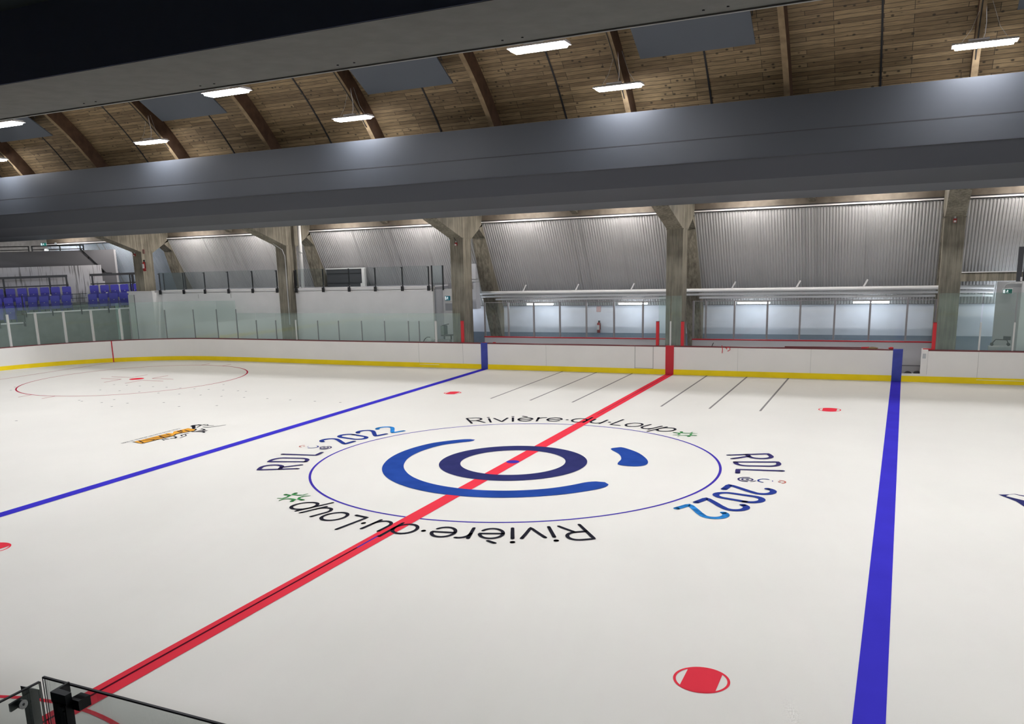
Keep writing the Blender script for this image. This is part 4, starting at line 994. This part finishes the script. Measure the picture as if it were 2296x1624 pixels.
o = thing('tube_lamp', 'bright bluish tube lamp above the black handrail at the left', 'lamp', W_(-3.75, 3.3, 5.70), None, SRZ+.9)
MB().box(-.05, .05, -.07, .07, -.05, .03).build('diffuser', STANDM, o); MB().box(.07, .6, -.06, .06, -.04, .03).build('housing', TRIMW, o)
o = thing('wall_spotlight', 'small round white fitting beside the upper left exit sign', 'lamp', W_(-3.25, 3.4, 6.0)); MB().tube((0, 0, 0), (.05, -.06, 0), .06, 12).build('body', TRIMW, o)
b = MB(); b.box(-40, -36.4, 13.2, 21, 5.6, 7.0); struct(b.build('trim_3', mat('dim_concrete', (.2, .2, .2), .7, noise=.15)), 'dim concrete beam at the upper left end')
b = MB(); b.box(-40.3, -40, -26, 24, -.2, 13.6); struct(b.build('wall_end', GREYW), 'end wall of the hall beyond the left stand')
b = MB(); b.box(26, 26.3, -26, 24, 6, 13.6); struct(b.build('wall_east', GREYW), 'upper end wall of the hall to the right')

# ================================================================= SMALL THINGS
o = thing('office_chair', 'grey chair back and seat seen through the glass left of the red post', 'chair', (-9.85, 15.7, -.13))
MB().box(-.25, .20, -.2, .2, 1.42, 1.47).build('seat', DGREYM, o, bevel=.01)
MB().box(-.27, -.10, -.18, .18, 1.47, 1.86).build('backrest', mat('chair_grey', (.16, .19, .18), .6), o, bevel=.02)
MB().bar((-.27, 0, 1.86), (.06, 0, 1.93), .06, .03).build('headrest', DGREYM, o)
for s in (-.18, .15): MB().box(s-.02, s+.02, -.02, .02, 0, 1.42).build('leg', BLACKM, o)
def blob(name, mat_, parent, c, r, seed, sq=(1, 1, 1)):
    bm = bmesh.new(); bmesh.ops.create_icosphere(bm, subdivisions=3, radius=1); rn = random.Random(seed)
    ph = [rn.uniform(0, 6) for _ in range(6)]
    for v in bm.verts:
        k = 1+.13*math.sin(3*v.co.x+ph[0])*math.sin(4*v.co.y+ph[1])+.10*math.sin(5*v.co.z+ph[2]+2*v.co.x)
        v.co = Vector((v.co.x*sq[0]*r*k+c[0], v.co.y*sq[1]*r*k+c[1], v.co.z*sq[2]*r*k+c[2]))
    me = bpy.data.meshes.new(name); bm.to_mesh(me); bm.free(); me.materials.append(mat_)
    for p in me.polygons: p.use_smooth = True
    ob = bpy.data.objects.new(name, me); COL.objects.link(ob); ob.parent = parent; return ob
o = thing('equipment_bundle', 'white bundle of gear behind the glass, left of the wide white stanchion', 'bundle', (-10.55, 15.4, 1.0))
blob('sack', mat('sack_white', (.6, .62, .6), .7), o, (0, 0, .08), .2, 1, (1.3, .8, .8)); blob('sack', mat('sack_grey', (.36, .38, .38), .7), o, (.25, 0, .06), .13, 2)
MB().path([(-.36, 0, .05), (-.30, 0, .16), (-.18, 0, .24), (-.04, 0, .25)], .018).build('strap', RUBBER, o)
o = thing('storage_table', 'low grey table of supplies left of the red post', 'table', (-10.0, 15.3, -.13))
MB().box(-.25, .48, -.1, .1, 1.15, 1.30).build('tabletop', mat('table_grey', (.38, .38, .37), .6), o)
for s in (-.2, .5): MB().box(s-.02, s+.02, -.1, .1, 0, 1.15).build('leg', BLACKM, o)
o = thing('equipment_bag', 'crumpled black bag on the floor inside the open gate', 'bag', (8.2, 15.35, .0))
MB().box(-.3, .3, -.1, .1, -.1, .14).build('base', RUBBER, o)
blob('bag_body', RUBBER, o, (-.12, -.05, .2), .13, 4, (1.2, .8, .7)); blob('bag_body', RUBBER, o, (.17, -.02, .21), .13, 5, (1.1, .8, .8))
o = thing('red_gloves', 'red pad lying on the cap rail left of the right blue stripe', 'pad', (7.53, 14.97, BH)); blob('pad', REDPAD, o, (0, 0, .03), .08, 6, (1.1, .6, .45))
o = thing('folded_cloth', 'brown folded cloth on the cap rail, left of the red pad', 'cloth', (6.97, 14.97, BH)); blob('cloth', mat('cloth_brown', (.25, .17, .08), .8), o, (0, 0, .02), .13, 7, (1.3, .5, .3))
tag(MB().bar((1.54, 14.98, BH), (1.60, 14.98, BH+.13), .03, .02).build('stick_stub', RUBBER, off=(1.57, 14.98, BH)), 'short dark stub sticking up from the cap rail right of the centre', 'stick')
o = thing('hockey_stick', 'long dark red stick lying on the cap rail of the right boards', 'stick', (5.3, 15.0, BH+.02)); MB().bar((-1.2, 0, 0), (1.3, 0, .01), .05, .035).build('shaft', MAROON, o); MB().bar((1.3, 0, .01), (1.55, .05, .01), .05, .05).build('blade', REDPAD, o)
o = thing('red_puck_holder', 'small red cap piece on the rail above the left blue stripe', 'clip', (-7.75, 14.97, BH)); MB().box(-.1, .05, -.03, .03, 0, .02).build('base', REDPAD, o); MB().box(.38, .50, -.03, .03, 0, .03).build('clip', REDPAD, o)
o = thing('hand_cart', 'small dark wheeled cart behind the glass at the right', 'cart', (10.75, 15.7, -.13))
for s in (-.22, .25): MB().tube((s, -.1, 1.36), (s, .02, 1.36), .05, 14).build('wheel', RUBBER, o)
MB().path([(-.22, -.05, 1.38), (-.12, -.05, 1.52), (.2, -.05, 1.50), (.25, -.05, 1.38)], .015).build('frame', BLACKM, o)
MB().box(-.3, .35, -.2, .2, 0, 1.29).build('trolley_box', mat('wall_right', (0, 0, 0)), o)
MB().box(.1, .3, -.1, .1, 1.5, 1.62).build('motor', DGREYM, o)

# ================================================================= NEAR GUARD (bottom left)
GY = -15.85
o = thing('glass_guard', 'near clear glass guard panel with a black post, right one at the bottom left', 'guard rail', (5.2, GY, 2.2), 'near glass guards'); off = (5.2, GY, 2.2)
MB().box(5.2145, 8.8, GY-.004, GY+.004, 2.3, 3.268).build('glass_pane', GL, o, off=off)
MB().box(5.213, 8.8, GY-.0045, GY+.0045, 3.268, 3.274).build('pane_edge', GEDGE, o, off=off)
for yy in (-.0045, .003): MB().box(5.2115, 5.2145, GY+yy, GY+yy+.0015, 2.3, 3.272).build('pane_edge', GEDGE, o, off=off)
MB().box(5.355, 5.415, -15.93, -15.90, 2.2, 3.252).build('post', BLACKM, o, off=off)
MB().prism([(5.350, -15.93), (5.420, -15.93), (5.420, -15.905), (5.358, -15.902), (5.352, -15.856), (5.345, -15.856)], 3.248, 3.284, 'z').build('post_bracket', BLACKM, o, off=off)
MB().box(5.405, 5.448, -15.905, -15.858, 3.222, 3.258).build('clamp', BLACKM, o, off=off)
MB().tube((5.40, -15.940, 3.236), (5.40, -15.93, 3.236), .011, 12).build('bolt', DGREYM, o, off=off)
MB().box(5.392, 5.412, -15.935, -15.93, 2.2, 3.225).build('post_rib', DGREYM, o, off=off)
o = thing('glass_guard', 'near clear glass guard panel with a steel bolt, left one at the bottom left', 'guard rail', (5.17, -15.83, 2.2), 'near glass guards'); off = (5.17, -15.83, 2.2)
CH = mat('post_charcoal', (.035, .04, .042), .5)
MB().box(5.166, 5.174, -18.0, -15.838, 2.3, 3.236).build('glass_pane', GL, o, off=off)
MB().box(5.1655, 5.1745, -18.0, -15.838, 3.236, 3.241).build('pane_edge', GEDGE, o, off=off)
for xx in (5.1655, 5.173): MB().box(xx, xx+.0015, -15.838, -15.835, 2.3, 3.240).build('pane_edge', GEDGE, o, off=off)
MB().box(5.12, 5.155, -15.872, -15.836, 2.2, 3.20).build('post', CH, o, off=off)
MB().prism([(-15.872, 3.175), (-15.836, 3.175), (-15.836, 3.207), (-15.872-.003, 3.232)], 5.12, 5.162).build('post_head', CH, o, off=off)
MB().prism([(-15.95, 3.180), (-15.872+.01, 3.188), (-15.872+.01, 3.215), (-15.95, 3.208)], 5.155, 5.164).build('clamp_arm', CH, o, off=off)
p = MB().tube((5.174, -15.917, 3.197), (5.186, -15.917, 3.197), .0165, 20).build('bolt', CHROME, o, off=off)
MB().tube((5.186, -15.917, 3.197), (5.187, -15.917, 3.197), .005, 6).build('bolt_socket', DGREYM, p, off=off)
b = MB(); b.box(-30, 24, -16.6, -15.95, 1.9, 2.2); struct(b.build('floor', FLOORG), 'front walkway of the near stand')
b = MB(); b.box(-30, 24, -26, -16.6, 1.9, 2.55); struct(b.build('floor', FLOORG), 'raised floor of the near stand')
